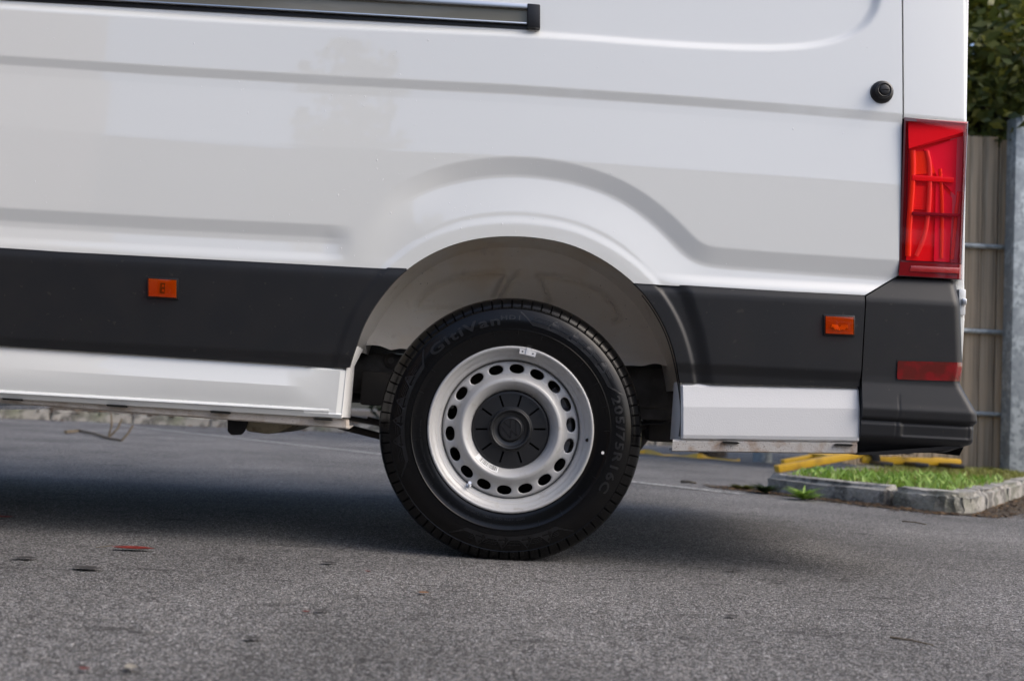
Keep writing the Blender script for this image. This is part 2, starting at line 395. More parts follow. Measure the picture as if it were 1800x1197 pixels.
# --- body side height field (y > 0 is inwards)
L1 = zl([(0, 95), (300, 115), (600, 132), (900, 147), (1200, 167), (1400, 182), (1585, 198)])
LF = zl([(0, 365), (300, 382), (595, 396)])
LEDGE = P2([(590, 470), (625, 412), (645, 376), (672, 345), (690, 330), (717, 314), (756, 297), (803, 284.5), (854, 276.7), (905, 274.7), (952, 277.5), (1011, 287), (1070, 305), (1121, 330), (1172, 368),
            (1207, 403), (1228, 424), (1246, 433), (1280, 437), (1400, 446), (1582, 458), (1640, 462)])
UP = P2([(-700, -32), (0, 9), (480, 40), (960, 61), (1150, 76), (1290, 84), (1400, 84), (1470, 74), (1520, 52), (1548, 18), (1556, -20), (1560, -400)])
UP = chaikin(UP, 3); LEDGE = chaikin(LEDGE, 2)
pL1 = smooth_prof([-.1, 0, .024, .05, .20, .4], [0, 0, .0055, .0057, .0010, 0], .0012)
pLF = smooth_prof([-.1, 0, .034, .05, .10, .4], [0, 0, .0085, .009, .003, .003], .0016)
pLA = smooth_prof([-.1, 0, .046, .055, .15, .19, .5], [0, 0, .0125, .013, .001, 0, 0], .0016)
pUP = smooth_prof([-.1, 0, .018, .04], [0, 0, .012, .012], .004)
XR, XS = X_(1703, 300), X_(1590, 300)
EDGE = P2([(1695, 490), (1707, 212), (1710, 0), (1714, -300)])
def rear_round(X, Z):
    """the flank turns in towards the back corner"""
    t = np.clip(X - X_(1560, 300), 0, None); y = .12 * t * t
    e = np.clip(X - (np.interp(Z, EDGE[:, 1], EDGE[:, 0]) - .012), 0, .0119); return y + (.012 - np.sqrt(np.maximum(.012 ** 2 - e * e, 0)))
def body_y(X, Z):
    t = np.clip(Z - .72, 0, None); y = .030 * t ** 1.5
    w1 = 1 - .45 * sstep(X_(1100), X_(1585), X)
    y = y + w1 * pL1(L1(X) - Z)
    wf = 1 - sstep(X_(560), X_(622), X); a = wf * pLF(LF(X) - Z)
    wa = sstep(X_(628), X_(800), X); s = sdist(X, Z, LEDGE); b = wa * pLA(s)
    y = y + np.maximum(a, b) * sstep(.0, .035, Z - ctop(X))
    rho = arch_rho(X, Z); y = y - .0028 * (1 - sstep(.034, .058, rho))
    y = y + pUP(-sdist(X, Z, UP))
    return y + rear_round(X, Z) + .0006 * np.sin(X * 5.1 + Z * 3.3)

XL = -400
ctop = zl([(0, 437), (710, 474), (1180, 502), (1520, 519)])
body = panel('body_side', [(XL, -150), (1591.8, -150), (1589.5, 200), (1580.5, 484), (1520, 519), (XL, 560)],
             body_y, M_PAINT, van, res=(.0055, .0028), extra=[lambda X, Z: arch_rho(X, Z), lambda X, Z: Z - ctop(X)])
# back pillar panel and its neighbours
pill = panel('rear_pillar', [(1594.8, -150), (1712, -150), (1710, 0), (1707, 212), (1592.5, 205)], lambda X, Z: body_y(X, Z) + .0005, M_PAINT, van, res=.004)
prism('panel_gap', ppoly([(1580, -270), (1610, -270), (1607, 210), (1600, 500), (1560, 520), (1570, 480)]), .035, .05, M_GAP, van)

# --- lower mouldings
pC = smooth_prof([-.02, 0, .017, .03, .24, .262, .3], [.006, .005, 0, -.001, -.001, .004, .008], .002)
def clad_front(X, Z):
    rho = arch_rho(X, Z); return -.004 + pC(ctop(X) - Z) - .0045 * (1 - sstep(.030, .052, rho))
clad1 = panel('side_moulding', [(XL, 380), (715, 440), (715, 646), (609, 646), (578, 645.3), (XL, 581)], clad_front, M_CLAD, van, res=.005,
              extra=[lambda X, Z: arch_rho(X, Z), lambda X, Z: ctop(X) + .003 - Z], thick=.016)
pCR = smooth_prof([-.02, 0, .018, .03, .21, .235, .3], [.007, .006, 0, -.001, -.001, .008, .012], .002)
FAC = P2([(1150, 440), (1214, 512), (1236, 580), (1252, 660), (1256, 700)])
def clad_rear(X, Z):
    rho = arch_rho(X, Z); s = -sdist(X, Z, FAC)          # s > 0 to the right of the facet line
    return -.010 + pCR(ctop(X) - Z) - .006 * (1 - sstep(.036, .048, rho)) + .010 * (1 - sstep(-.035, .004, s))
clad2 = panel('side_moulding', [(1090, 495), (1182, 500.5), (1519, 517.5), (1510, 681), (1256, 674), (1090, 670)], clad_rear, M_CLAD, van, res=.004,
              extra=[lambda X, Z: arch_rho(X, Z)], thick=.02)

# --- sills: strips lofted along photo lines
def loft(name, rows, m, parent, smooth=True, sharp=30, n=2):
    """rows: (points, y) each list of photo points of equal length"""
    V = []; F = []; k = len(rows[0][0])
    for pts, y in rows:
        yy = y if isinstance(y, (list, tuple)) else [y] * k
        for (px, py), q in zip(pts, yy):
            a = at(px, py, 0); V.append((a.x, q, a.z))
    for i in range(len(rows) - 1):
        for j in range(k - 1): F.append((i * k + j, (i + 1) * k + j, (i + 1) * k + j + 1, i * k + j + 1))
    return mesh(name, V, F, m, parent, smooth, sharp)
def line(p, q, xs): return [(x, p[1] + (q[1] - p[1]) * (x - p[0]) / (q[0] - p[0])) for x in xs]
xs = [XL, 0, 300, 500, 535, 578, 590, 600]
def ln(y0, y1):
    t = 9 * (1 - min(1, max(0, (y0 - 608) / 92))); p = line((0, y0), (600, y1), xs)
    return p[:6] + [(p[6][0] + t, p[6][1]), (p[7][0] + t, p[7][1])]
ye = lambda a: [a, a, a, a, a, -.002, -.002, .004]     # closing block at the wheel end
sill = loft('front_sill', [(ln(604, 642), .014), (ln(608, 646), .010), (ln(614, 652), ye(.008)), (ln(646, 684), ye(-.006)), (ln(683, 718), ye(-.003)),
                      (ln(685, 719.5), ye(-.002)), (ln(687, 721.5), ye(-.008)), (ln(690, 724), ye(-.010)), (ln(692.5, 726.5), ye(-.006)), (ln(694, 729), -.004), (ln(699, 735), .0), (ln(701, 737), .012)], M_PAINT, van, sharp=19)
jam = loft('sill_end', [([(626, 608), (609, 645), (600, 735)], .002), ([(627, 608), (610, 645), (601.5, 733.5)], .008), ([(625, 608), (609, 640), (601, 735)], .15)], M_PAINT_TEX, van)
# arch jamb between moulding edge and wheelhouse
fl = loft('sill_flange', [(line((0, 696), (612, 736), [XL, 0, 300, 606, 611]), [.004, .004, .004, .004, .012]), (line((0, 699), (612, 738), [XL, 0, 300, 607, 612]), [.012] * 4 + [.02]),
                     (line((0, 706), (612, 752), [XL, 0, 300, 607, 612]), [.014] * 4 + [.022]), (line((0, 708.5), (612, 754.5), [XL, 0, 300, 606, 611]), .02), (line((0, 704), (612, 749), [XL, 0, 300, 606, 611]), .12)], M_FLANGE, van)
for a, b, y0, y1 in ((5, 37, 699.5, 701.5), (188, 221, 711, 713.5), (370, 403, 722.5, 724.5), (551, 583, 734.5, 736.5)):
    prism('drain_slot', ppoly([(a, y0), (b, y1), (b + 1, y1 + 3), (a + 2, y0 + 3)]), -.0065, .01, M_GAP, van)
def ln2(y0, y1, x0=1197, x1=1511): return line((1197, y0), (1511, y1), [x0, x0 + 4, 1236, 1400, x1 - 4, x1])
yr = lambda a: [a + .008, a, a, a, a, a + .004]
rs = loft('rear_sill', [(ln2(670, 677), yr(.016)), (ln2(674, 681), yr(.013)), (ln2(679, 686), yr(.004)), (ln2(715, 718), yr(-.005)), (ln2(764, 768), yr(-.003)), (ln2(770, 774), yr(.0)), (ln2(772, 777), yr(.010))], M_PAINT_TEX, van, sharp=10)
loft('rear_sill_end', [([(1197, 672), (1197, 772)], .012), ([(1195, 670), (1188, 774)], .10)], M_PAINT_TEX, van)
loft('rear_flange', [(line((1183, 772), (1511, 777), [1184, 1188, 1300, 1400, 1508]), .010), (line((1183, 776), (1511, 780), [1183, 1187, 1300, 1400, 1508]), .004),
                     (line((1183, 792), (1511, 796), [1182, 1186, 1300, 1400, 1508]), .006), (line((1183, 794), (1511, 798), [1183, 1187, 1300, 1400, 1507]), .014), (line((1183, 790), (1511, 794), [1184, 1188, 1300, 1400, 1507]), .10)], M_RUSTY, van)
for a, b, y0 in ((1268, 1300, 776.5), (1466, 1500, 780.5)):
    prism('drain_slot', ppoly([(a, y0 + 1), (a + 4, y0 - 1), (b - 4, y0), (b, y0 + 2), (b - 5, y0 + 4), (a + 5, y0 + 3)]), -.003, .012, M_GAP, van)

# --- back corner of the bumper
BZ = lambda py: at(1600, py).z
pB = smooth_prof([BZ(800), BZ(786), BZ(770), BZ(748), BZ(742), BZ(738), BZ(722), BZ(712), BZ(676), BZ(664), BZ(534), BZ(527), BZ(480)],
                 [.04, .022, -.010, -.012, -.006, -.020, -.022, -.018, -.006, -.005, -.006, -.004, .022], .0022)
def bump_y(X, Z, xr):
    e = np.clip(X - (xr - .03), 0, .0299); y = pB(Z) + (.03 - np.sqrt(np.maximum(.03 ** 2 - e * e, 0)))
    t = np.clip(X_(1525, 600) - X, 0, None); return y + t * .5
XB0, XB1 = X_(1692, 560), X_(1719, 740)
low = lambda X, Z: BZ(671) - Z
def bump_edge(X, Z):
    """outline at the back: straight above, stepping out to the lower shell"""
    return np.interp(Z, [BZ(800), BZ(786), BZ(776), BZ(745), BZ(735), BZ(718), BZ(668), BZ(640), BZ(560), BZ(480)],
                     [X_(1660, 797), X_(1692, 786), X_(1714, 776), X_(1715, 745), X_(1719, 735), X_(1717, 718), X_(1692, 668), X_(1697, 640), X_(1694, 560), X_(1690, 480)])
def bump_full(X, Z):
    xr = bump_edge(X, Z); e = np.clip(X - (xr - .03), 0, .0299)
    y = pB(Z) + (.03 - np.sqrt(np.maximum(.03 ** 2 - e * e, 0)))
    # inset light-coloured field of the lower shell
    inset = sstep(X_(1580, 750), X_(1586, 750), X) * (1 - sstep(X_(1700, 750), X_(1704, 750), X)) * sstep(BZ(769), BZ(765), Z) * (1 - sstep(BZ(745), BZ(741), Z))
    groove = np.exp(-((X - (X_(1575, 730) + (Z - BZ(730)) * .06)) / .0016) ** 2) * sstep(BZ(780), BZ(770), Z) * (1 - sstep(BZ(700), BZ(690), Z))
    return y + .0035 * inset + .0015 * groove
bumper = panel('bumper_corner', [(1580, 487), (1692, 492.5), (1730, 600), (1730, 790), (1660, 796.5), (1510, 797.5), (1513, 690), (1522, 521)], bump_full, M_CLAD, van, res=.0035,
               extra=[lambda X, Z: bump_edge(X, Z) - X], thick=.03)
# bumper carried on round the back, and the rear doors
bz = [(BZ(797), 0), (BZ(776), .015), (BZ(745), .016), (BZ(735), .018), (BZ(718), .016), (BZ(668), -.006), (BZ(560), -.004)]
V = []; F = []
for y in (.06, 1.0, 1.94):
    for z, dx in bz: V.append((XB1 - .018 + dx - (0.004 if y != 1.0 else 0), y, z))
k = len(bz)
for i in range(2):
    for j in range(k - 1): F.append((i * k + j, (i + 1) * k + j, (i + 1) * k + j + 1, i * k + j + 1))
mesh('rear_bumper', V, F, M_CLAD, van)
prism('bumper_underside', ppoly([(1512, 796), (1512, 800), (1580, 799), (1690, 788), (1700, 782)]), .012, .25, M_BLACK, van)
prism('rear_door', ppoly([(1680, -700), (1722, -700), (1712.5, 0), (1709, 212), (1705, 490), (1705.5, 560), (1701, 640), (1680, 640)]), .032, 1.95, M_PAINT, van, .006)
hz0, hz1 = at(1697, 553).z, at(1697, 506).z
hin = box('door_hinge', (X_(1691, 530), .02, hz0), (X_(1704, 530), .07, hz1), M_PAINT, van, .005)
box('hinge_pin', (X_(1695, 530), .012, at(1697, 535).z), (X_(1703, 530), .03, at(1697, 524).z), M_ALLOY, hin, .002)

# --- reflector in the bumper
def quad_panel(name, poly, yoff, m, parent, res=.004, base=None, thick=.008):
    return panel(name, poly, lambda X, Z: base(X, Z) + yoff, m, parent, res, thick=thick)
rf = quad_panel('bumper_reflector', [(1578, 634.5), (1693, 637.5), (1692, 670.5), (1577, 667), (1575, 664), (1576, 637)], -.003, M_REFL, van, .003, bump_full)
quad_panel('reflector_frame', [(1574.5, 632), (1694, 635), (1693, 673), (1573.5, 669)], -.0008, M_BLACK, rf, .003, bump_full)

# --- tail light
TLP = [(1590.5, 207), (1702, 213), (1692, 490.5), (1581, 484), (1587, 330)]
def tl_y(X, Z):
    t = np.clip(X - X_(1560, 300), 0, None); e = np.clip(X - (np.interp(Z, EDGE[:, 1], EDGE[:, 0]) - .0125), 0, .0119)
    return .10 * t * t + .012 - np.sqrt(np.maximum(.012 ** 2 - e * e, 0)) + .003
tl = empty('tail_light', at(1640, 350, .03), van)
HB = 0.060
housing = prism('lamp_housing', ppoly([(1592, 213), (1704, 217), (1694, 487), (1583, 481)]), HB, HB + .02, M_LAMP_IN, tl)
def inset_frame(name, outer, inner, yf, m, parent):
    o = P2(outer); i = P2(inner); n = len(o); V = [(x, yf(np.array([x]), np.array([z]))[0], z) for x, z in o] + [(x, yf(np.array([x]), np.array([z]))[0], z) for x, z in i] + [(x, .06, z) for x, z in i]
    F = []
    for k in range(n):
        k2 = (k + 1) % n; F += [(k, k2, n + k2, n + k), (n + k, n + k2, 2 * n + k2, 2 * n + k)]
    return mesh(name, V, F, m, parent, smooth=False)
inset_frame('lamp_bezel', [(1590, 206), (1705, 212), (1694, 491), (1580, 485)], [(1593, 212.5), (1703, 216), (1692.5, 461), (1585, 457)], lambda X, Z: tl_y(X, Z) - .0008, M_LAMP_DK, tl)
# lens split: the main clear red lens and the dark red foot
TL_MAIN = [(1591.5, 208), (1706.5, 214), (1696, 463), (1583, 458.5), (1587.5, 330)]
lens = panel('lamp_lens', TL_MAIN, tl_y, M_LENS, tl, .004, thick=0)
foot = panel('lamp_foot', [(1583, 460), (1696, 464.5), (1695, 490.5), (1580.5, 484)], lambda X, Z: tl_y(X, Z) - .001, M_LENS_DEEP, tl, .004)
prism('foot_reflector', ppoly([(1602, 467), (1688, 471), (1687, 481), (1599, 477)]), .001, .006, mat('foot_red', (.40, .012, .01), .12, coat=1, bump=(40, .3, .002, (.2, .2, 60))), tl, .001)
# inside: sloping top shield, tubes, bars and diffusers
V = [at(1595, 216, .022), at(1697, 219, .022), at(1697, 232, .022), at(1596, 262, .022), at(1596, 266, .05), at(1697, 240, .05)]
mesh('lamp_shield', V, [(0, 1, 2, 3), (3, 2, 5, 4)], mat('lamp_shield_red', (.95, .06, .09), .2, coat=1), tl, smooth=False)
def vtube(name, pts, r, m): return tube(name, [Vector(q) for q in chaikin(np.array([at(x, y, Y) for x, y, Y in pts]), 3)], r, m, tl, 12)
vtube('light_guide', [(1600, 268, .048), (1601, 300, .046), (1599, 340, .044), (1594, 400, .044), (1592, 452, .046)], .0085, M_LAMP_OR)
vtube('light_guide', [(1625, 268, .046), (1631, 290, .044), (1631, 330, .042), (1628, 380, .042), (1621, 420, .044), (1606, 452, .048)], .0065, mat('lamp_pale_guide', (1.0, .34, .20), .15, coat=1))
vtube('light_guide', [(1648, 300, .05), (1651, 340, .048), (1652, 380, .047), (1650, 456, .05)], .005, M_LAMP_OR)
vtube('light_guide', [(1680, 340, .052), (1676, 380, .046), (1673, 420, .046), (1669, 458, .048)], .005, MATS['lamp_pale_guide'])
prism('diffuser', ppoly([(1632, 258), (1691, 238), (1688, 340), (1656, 306)]), .050, .056, M_LAMP_PINK, tl)
prism('diffuser', ppoly([(1654, 316), (1684, 345), (1677, 458), (1650, 456)]), .052, .058, M_LAMP_PINK, tl)
prism('prism_block', ppoly([(1609, 262), (1640, 262), (1652, 300), (1610, 303)]), .048, .058, M_LAMP_OR, tl)
prism('cross_bar', ppoly([(1609, 304), (1684, 309), (1683, 318), (1609, 314)]), .034, .058, M_LAMP_IN, tl, .002)
prism('cross_bar', ppoly([(1609, 370), (1693, 374), (1692, 378.5), (1609, 375)]), .026, .058, mat('lamp_bar_purple', (.16, .03, .07), .3), tl, .001)
prism('prism_block', ppoly([(1609, 322), (1648, 324), (1646, 366), (1609, 364)]), .052, .058, mat('lamp_red_prism', (.95, .07, .03), .3, bump=(70, .5, .002, (.2, .2, 9))), tl)

for ob in tl.children:
    if ob.data and not ob.name.startswith(('lamp_lens', 'lamp_foot', 'lamp_bezel', 'foot_reflector')):
        for v in ob.data.vertices: v.co.y = .016 + (v.co.y - .022) * .55
# --- rubber stop on the flank
kc = at(1553, 160, .0); ky = float(body_y(np.array([kc.x]), np.array([kc.z]))[0])
kn = lathe('door_stop', [(0, -.026), (.011, -.0265), (.0135, -.0255), (.014, -.024), (.0148, -.0235), (.0185, -.0255), (.0205, -.0235), (.0225, -.012), (.027, -.010), (.0305, -.007), (.032, -.001), (.032, .004)], (kc.x, ky, kc.z), M_BLACK, van, 64)
a = at(1553, 160, ky - .027)
box('stop_slot', (kc.x - .011, ky - .0272, kc.z - .001), (kc.x + .011, ky - .024, kc.z + .001), M_GAP, kn, 0)

# --- side markers
def marker(px0, py0, px1, py1, yb, slope, led):
    t = empty('side_marker', at((px0 + px1) / 2, (py0 + py1) / 2, yb), van)
    s = lambda x: slope * (x - px0)
    q = lambda e: [(px0 - e, py0 - e), (px1 + e, py0 - e + slope * (px1 - px0)), (px1 + e, py1 + e + slope * (px1 - px0)), (px0 - e, py1 + e)]
    prism('marker_frame', ppoly(q(2.2)), yb - .003, yb + .012, M_BLACK, t, .0025)
    prism('marker_backing', ppoly(q(-1.5)), yb - .0036, yb - .0031, M_AMBER_IN, t)
    # faceted bright reflector behind the lens
    cx, cy = (px0 + px1) / 2, (py0 + py1) / 2 + slope * (px1 - px0) / 2
    if led:
        b = at(cx - 5, cy + 9); c = at(cx + 5, cy - 9)
        box('led', (b.x, yb - .0055, b.z), (c.x, yb - .0037, c.z), M_BLACK, t, .001)
        for dy in (-4, 4):
            b = at(cx - 1, cy + dy + 2); c = at(cx + 3, cy + dy - 2); box('led_chip', (b.x, yb - .0062, b.z), (c.x, yb - .0056, c.z), M_AMBER_IN, t, 0)
    else:
        b = at(cx, cy)
        for k in range(11):
            th = R(185 + k * 17); d = .021 + .003 * (k % 2)
            tube('reflector_facet', [(b.x + .004 * math.cos(th), yb - .0042, b.z + .004 * math.sin(th)), (b.x + d * math.cos(th), yb - .0062, b.z - .0 + d * .6 * math.sin(th))], [.0012, .0026], M_LABEL, t, 6)
    o = prism('marker_lens', ppoly(q(-.8)), yb - .009, yb - .0085, M_AMBER, t, .0002)
    pl = ppoly(q(-.8)); n = 4
    mesh('marker_rim', [(x, yb - .0088, z) for x, z in pl] + [(x, yb - .003, z) for x, z in pl], [(i, (i + 1) % n, (i + 1) % n + n, i + n) for i in range(n)], M_AMBER, t, smooth=False)
marker(262.5, 489.5, 313, 522.5, -.005, .055, True)
marker(1447, 555.5, 1498, 588, -.0115, .04, False)

# --- sliding door rail above
def rail_box(name, p0, p1, top0, bot0, top1, bot1, y0, y1, m, par, bev=0.0):
    return prism(name, ppoly([(p0, top0), (p1, top1), (p1, bot1), (p0, bot0)]), y0, y1, m, par, bev)
ry = float(body_y(np.array([X_(500, 20)]), np.array([at(500, 20).z]))[0])
rl = rail_box('door_rail', XL, 930, -69, -29, 6, 46, ry - .004, ry + .012, M_BLACK, van)
SL = 45 / 795.
def ry_line(y930): return (y930 - SL * (930 - XL), y930)
a, b = ry_line(10), ry_line(36); rail_box('rail_channel', XL, 928, a[0], b[0], a[1], b[1], ry - .006, ry - .0035, mat('rail_olive', (.20, .19, .15), .35, metal=.4, var=[(4, (.30, .29, .25), .4, .7, (.6, 4, 4))]), rl)
a, b = ry_line(3), ry_line(12); rail_box('rail_top_bar', XL, 930, a[0] - 4, b[0], a[1], b[1], ry - .016, ry - .005, M_ALLOY, rl, .003)
a, b = ry_line(35.5), ry_line(39); rail_box('rail_lower_bar', XL, 926, a[0], b[0], a[1], b[1], ry - .014, ry - .005, M_ALLOY, rl, .0015)
rail_box('rail_end_cap', 927, 950, 3, 45, 5, 47, ry - .020, ry + .010, M_BLACK, rl, .004)

# --- rain drops left on the paint
V = []; F = []
for k in range(420):
    px = random.uniform(-20, 1560) if random.random() < .55 else random.gauss(760, 200); py = random.uniform(15, 560)
    p = at(px, py); X, Z = np.array([p.x]), np.array([p.z])
    if float(arch_rho(X, Z)[0]) < .01 or py > 420 + px * .05 or float(pUP(-sdist(X, Z, UP))[0]) > .002: continue
    y = float(body_y(X, Z)[0]); r = random.choice((.0008, .001, .0012, .0016)); st = random.choice((1, 1, 1.3, 2.2)); b0 = len(V)
    for i, (rr, hh) in enumerate(((1, 0), (.75, .45), (0.25, .62))):
        for j in range(6): V.append((p.x + r * rr * math.cos(j * 1.0472), y - r * hh + .0001, p.z + st * r * rr * math.sin(j * 1.0472)))
    for i in range(2):
        for j in range(6): F.append((b0 + i * 6 + j, b0 + i * 6 + (j + 1) % 6, b0 + i * 6 + 6 + (j + 1) % 6, b0 + i * 6 + 6 + j))
    F.append(tuple(b0 + 12 + j for j in range(6)))
tag(mesh('rain_drops', V, F, mat('water_drop', (.88, .89, .90), .08, coat=1), van, sharp=0), kind='stuff')

# --- wheelhouse
WY = .37
def emb(lines):
    L = [P2(l, WY) for l in lines]
    def f(X, Z):
        d = np.full(X.shape, 1e9)
        for l in L: d = np.minimum(d, np.abs(sdist(X, Z, l)))
        return d
    return f
e7 = lambda pts: [(560 + x / 2.547, 250 + y / 2.547) for x, y in pts]
edge_l = e7([(440, 748), (445, 720), (480, 675), (540, 635), (610, 608), (720, 590), (825, 583), (835, 600), (790, 690)]); base_l = e7([(440, 748), (520, 752), (640, 745)])
edge_m = e7([(800, 720), (850, 640), (895, 585), (930, 590), (990, 600), (1035, 720)]); edge_r = e7([(985, 598), (1070, 603), (1170, 625), (1260, 670), (1320, 725), (1350, 790), (1330, 800)])
EMB = emb([edge_l, base_l, edge_m[:3], edge_m[4:], edge_r])
SEAM = P2(e7([(380, 605), (480, 570), (620, 550), (850, 540), (1050, 555), (1250, 590), (1420, 650)]), WY)
WLOW = P2(e7([(130, 905), (240, 905), (330, 935), (420, 925), (700, 960), (1200, 985), (1380, 1000), (1620, 1000)]), WY)
def wall_y(X, Z):
    d = EMB(X, Z); y = WY + .016 * np.exp(-(d / .007) ** 2)
    s = sdist(X, Z, SEAM); y = y - .003 * np.exp(-(s / .004) ** 2) - .05 * sstep(.0, .12, -s)
    y = y + .006 * np.sin(X * 21 + Z * 9) * sstep(.60, .52, Z) + .004 * np.sin(X * 7)
    low = np.interp(X, WLOW[:, 0], WLOW[:, 1]); y = y - .035 * np.exp(-((Z - low) / .03) ** 2)
    return y
V2, T2 = grid(AC[0] - .56, AC[0] + .56, .5, AC[1] + .56, .007)
V2, T2 = clip(V2, T2, lambda X, Z: Z - np.interp(X, WLOW[:, 0], WLOW[:, 1]) - .003 * np.sin(X * 47) - .002 * np.sin(X * 90))
V2, T2 = clip(V2, T2, lambda X, Z: .10 - arch_rho(X, Z))
house = sheet('wheelhouse', V2, T2, wall_y, M_HOUSE, van, .004)
rows = [(.002, .010), (.012, .02), (.018, .05), (.03, .12), (.035, .22), (.03, .30), (.02, .40)]
V = []; F = []; n = 90; k = len(rows)
for i in range(n + 1):
    t = R(6) + (R(166) - R(6)) * i / n; rr = float(arch_R(np.array(t)))
    for dr, y in rows: V.append((AC[0] + (rr + dr) * math.cos(t), y, AC[1] + (rr + dr) * math.sin(t)))
for i in range(n):
    for j in range(k - 1): F.append((i * k + j, i * k + j + 1, (i + 1) * k + j + 1, (i + 1) * k + j))
mesh('wheelhouse_roof', V, F, M_HOUSE, van)
# black lip behind the moulding edge at the back of the arch
V = []; F = []
for i in range(31):
    t = R(-10) + R(52) * i / 30; rr = float(arch_R(np.array(t)))
    for dr, y in ((-.004, .004), (-.006, .012), (.0, .03)): V.append((AC[0] + (rr + dr) * math.cos(t), y, AC[1] + (rr + dr) * math.sin(t)))
for i in range(30):
    for j in range(2): F.append((i * 3 + j, i * 3 + j + 1, i * 3 + j + 4, i * 3 + j + 3))
mesh('arch_lip', V, F, M_BLACK, van)

# --- body shell and underside (fills the van behind its skin)
box('roof_shell', (-4.3, .06, 1.36), (XR - .02, 1.96, 2.60), M_PAINT, van, .06)
box('floor_shell', (-4.4, .06, .405), (AC[0] - .50, 1.96, 1.42), M_UNDER, van, .02)
box('floor_shell', (AC[0] + .50, .06, .46), (XR - .03, 1.96, 1.42), M_UNDER, van, .02)
box('floor_shell', (AC[0] - .51, .42, .62), (AC[0] + .51, 1.60, 1.42), M_UNDER, van, .02)
box('front_shell', (-4.9, .04, .30), (at(XL + 2, 400).x, 1.98, 1.9), M_PAINT, van, .08)
rail_z = at(640, 660, .42).z
box('chassis_rail', (AC[0] - 1.9, .40, rail_z - .055), (XR - .2, .47, rail_z + .07), M_CHASSIS, van, .008)
box('chassis_rail', (AC[0] - 1.9, 1.55, rail_z - .055), (XR - .2, 1.62, rail_z + .07), M_CHASSIS, van, .008)
c = at(688, 634, .395); lathe('chassis_bolt', [(0, -.012), (.011, -.012), (.013, -.008), (.019, -.007), (.024, -.004), (.024, .01)], (c.x, .40, c.z), M_CHASSIS, van, 12)
box('cross_member', (AC[0] - .46, .30, .40), (AC[0] - .25, 1.7, .50), M_UNDER, van, .01)
box('rear_hanger', (AC[0] + .30, .41, .40), (AC[0] + .60, .50, at(1150, 644, .41).z), M_CHASSIS, van, .01)
tube('rear_axle', [(AC[0], .20, .35), (AC[0], 1.8, .35)], .05, M_UNDER, van, 14)
s0 = at(596, 748, .5); s1 = at(690, 772, .5)
loft_v = [s0, s1, Vector((AC[0], .5, .30)), Vector((AC[0] + .6, .5, .42))]
tube('leaf_spring', loft_v, .011, M_UNDER, van, 8)
p = ppoly([(428, 735), (520, 742), (512, 751), (490, 760), (470, 763), (432, 758)], .45)
prism('silencer', p, .45, .80, M_TAN, van, .012)
prism('silencer_bracket', ppoly([(399, 735), (436, 738), (430, 756), (424, 764), (406, 765), (399, 758)], .43), .43, .448, M_BLACK, van, .006)
for k in range(3):
    tube('spring_leaf', [Vector((AC[0] - .55 + .09 * k, .50, .36 - .004 * k)), Vector((AC[0] - .2, .50, .315 - .014 * k)), Vector((AC[0], .50, .30 - .016 * k)), Vector((AC[0] + .25, .50, .335 - .013 * k)), Vector((AC[0] + .52 - .10 * k, .50, .40 - .01 * k))], .009, M_CHASSIS, van, 6)
dm = tube('damper', [at(1100, 800, .62), at(1150, 735, .60)], .028, M_CHASSIS, van, 12)
tube('damper_rod', [at(1150, 735, .60), at(1188, 680, .58)], .012, M_ALLOY, dm, 10)
tube('brake_pipe', [at(615, 690, .39), at(640, 688, .385), at(660, 676, .385), at(700, 672, .385)], .003, M_CHASSIS, van, 6)
# dark parts seen behind the tyre on the right
box('spring_shackle', (at(1140, 700, .5).x, .46, at(1140, 775, .5).z), (at(1210, 700, .5).x, .56, at(1140, 650, .5).z), M_UNDER, van, .012)
c = at(1157, 692, .45); lathe('chassis_bolt', [(0, -.01), (.007, -.01), (.010, -.005), (.010, .01)], (c.x, .46, c.z), M_CHASSIS, van, 10)
for i, (a, b) in enumerate((((1128, 722), (1195, 738)), ((1128, 745), (1195, 732)))):
    tube('brake_hose', [at(*a, .44), at((a[0] + b[0]) / 2, (a[1] + b[1]) / 2 + 5, .43), at(*b, .44)], .005, M_BLACK, van, 8)

# ================================================================== the wheel
TY = .030
WC = at(897.5, 754.5, TY); WX, WZ = WC.x, WC.z
TR = .3565
PROF = [(.212, .045), (.2215, .014), (.228, .0085), (.240, .005), (.255, .002), (.2695, .0008), (.2708, -.0004), (.2728, -.0004), (.274, .0008), (.288, 0), (.300, .0006), (.314, .004), (.326, .0095), (.3295, .0115), (.3310, .0110),
        (.3325, .0130), (.338, .017), (.344, .0225), (.349, .029), (.3525, .036), (.3545, .044), (.3555, .052), (.3560, .0535), (.3470, .0545), (.3470, .060), (.3565, .061), (.3568, .105), (.3480, .106), (.3480, .113), (.3568, .114), (.3562, .155), (.3470, .156), (.3470, .162), (.3555, .163), (.352, .180), (.34, .200), (.30, .215), (.26, .212), (.222, .20), (.212, .17)]
def side_y(r):
    a = sorted(PROF[:22]); return np.interp(r, [p[0] for p in a], [p[1] for p in a])
wheel = empty('wheel', (WX, TY, 0), van)
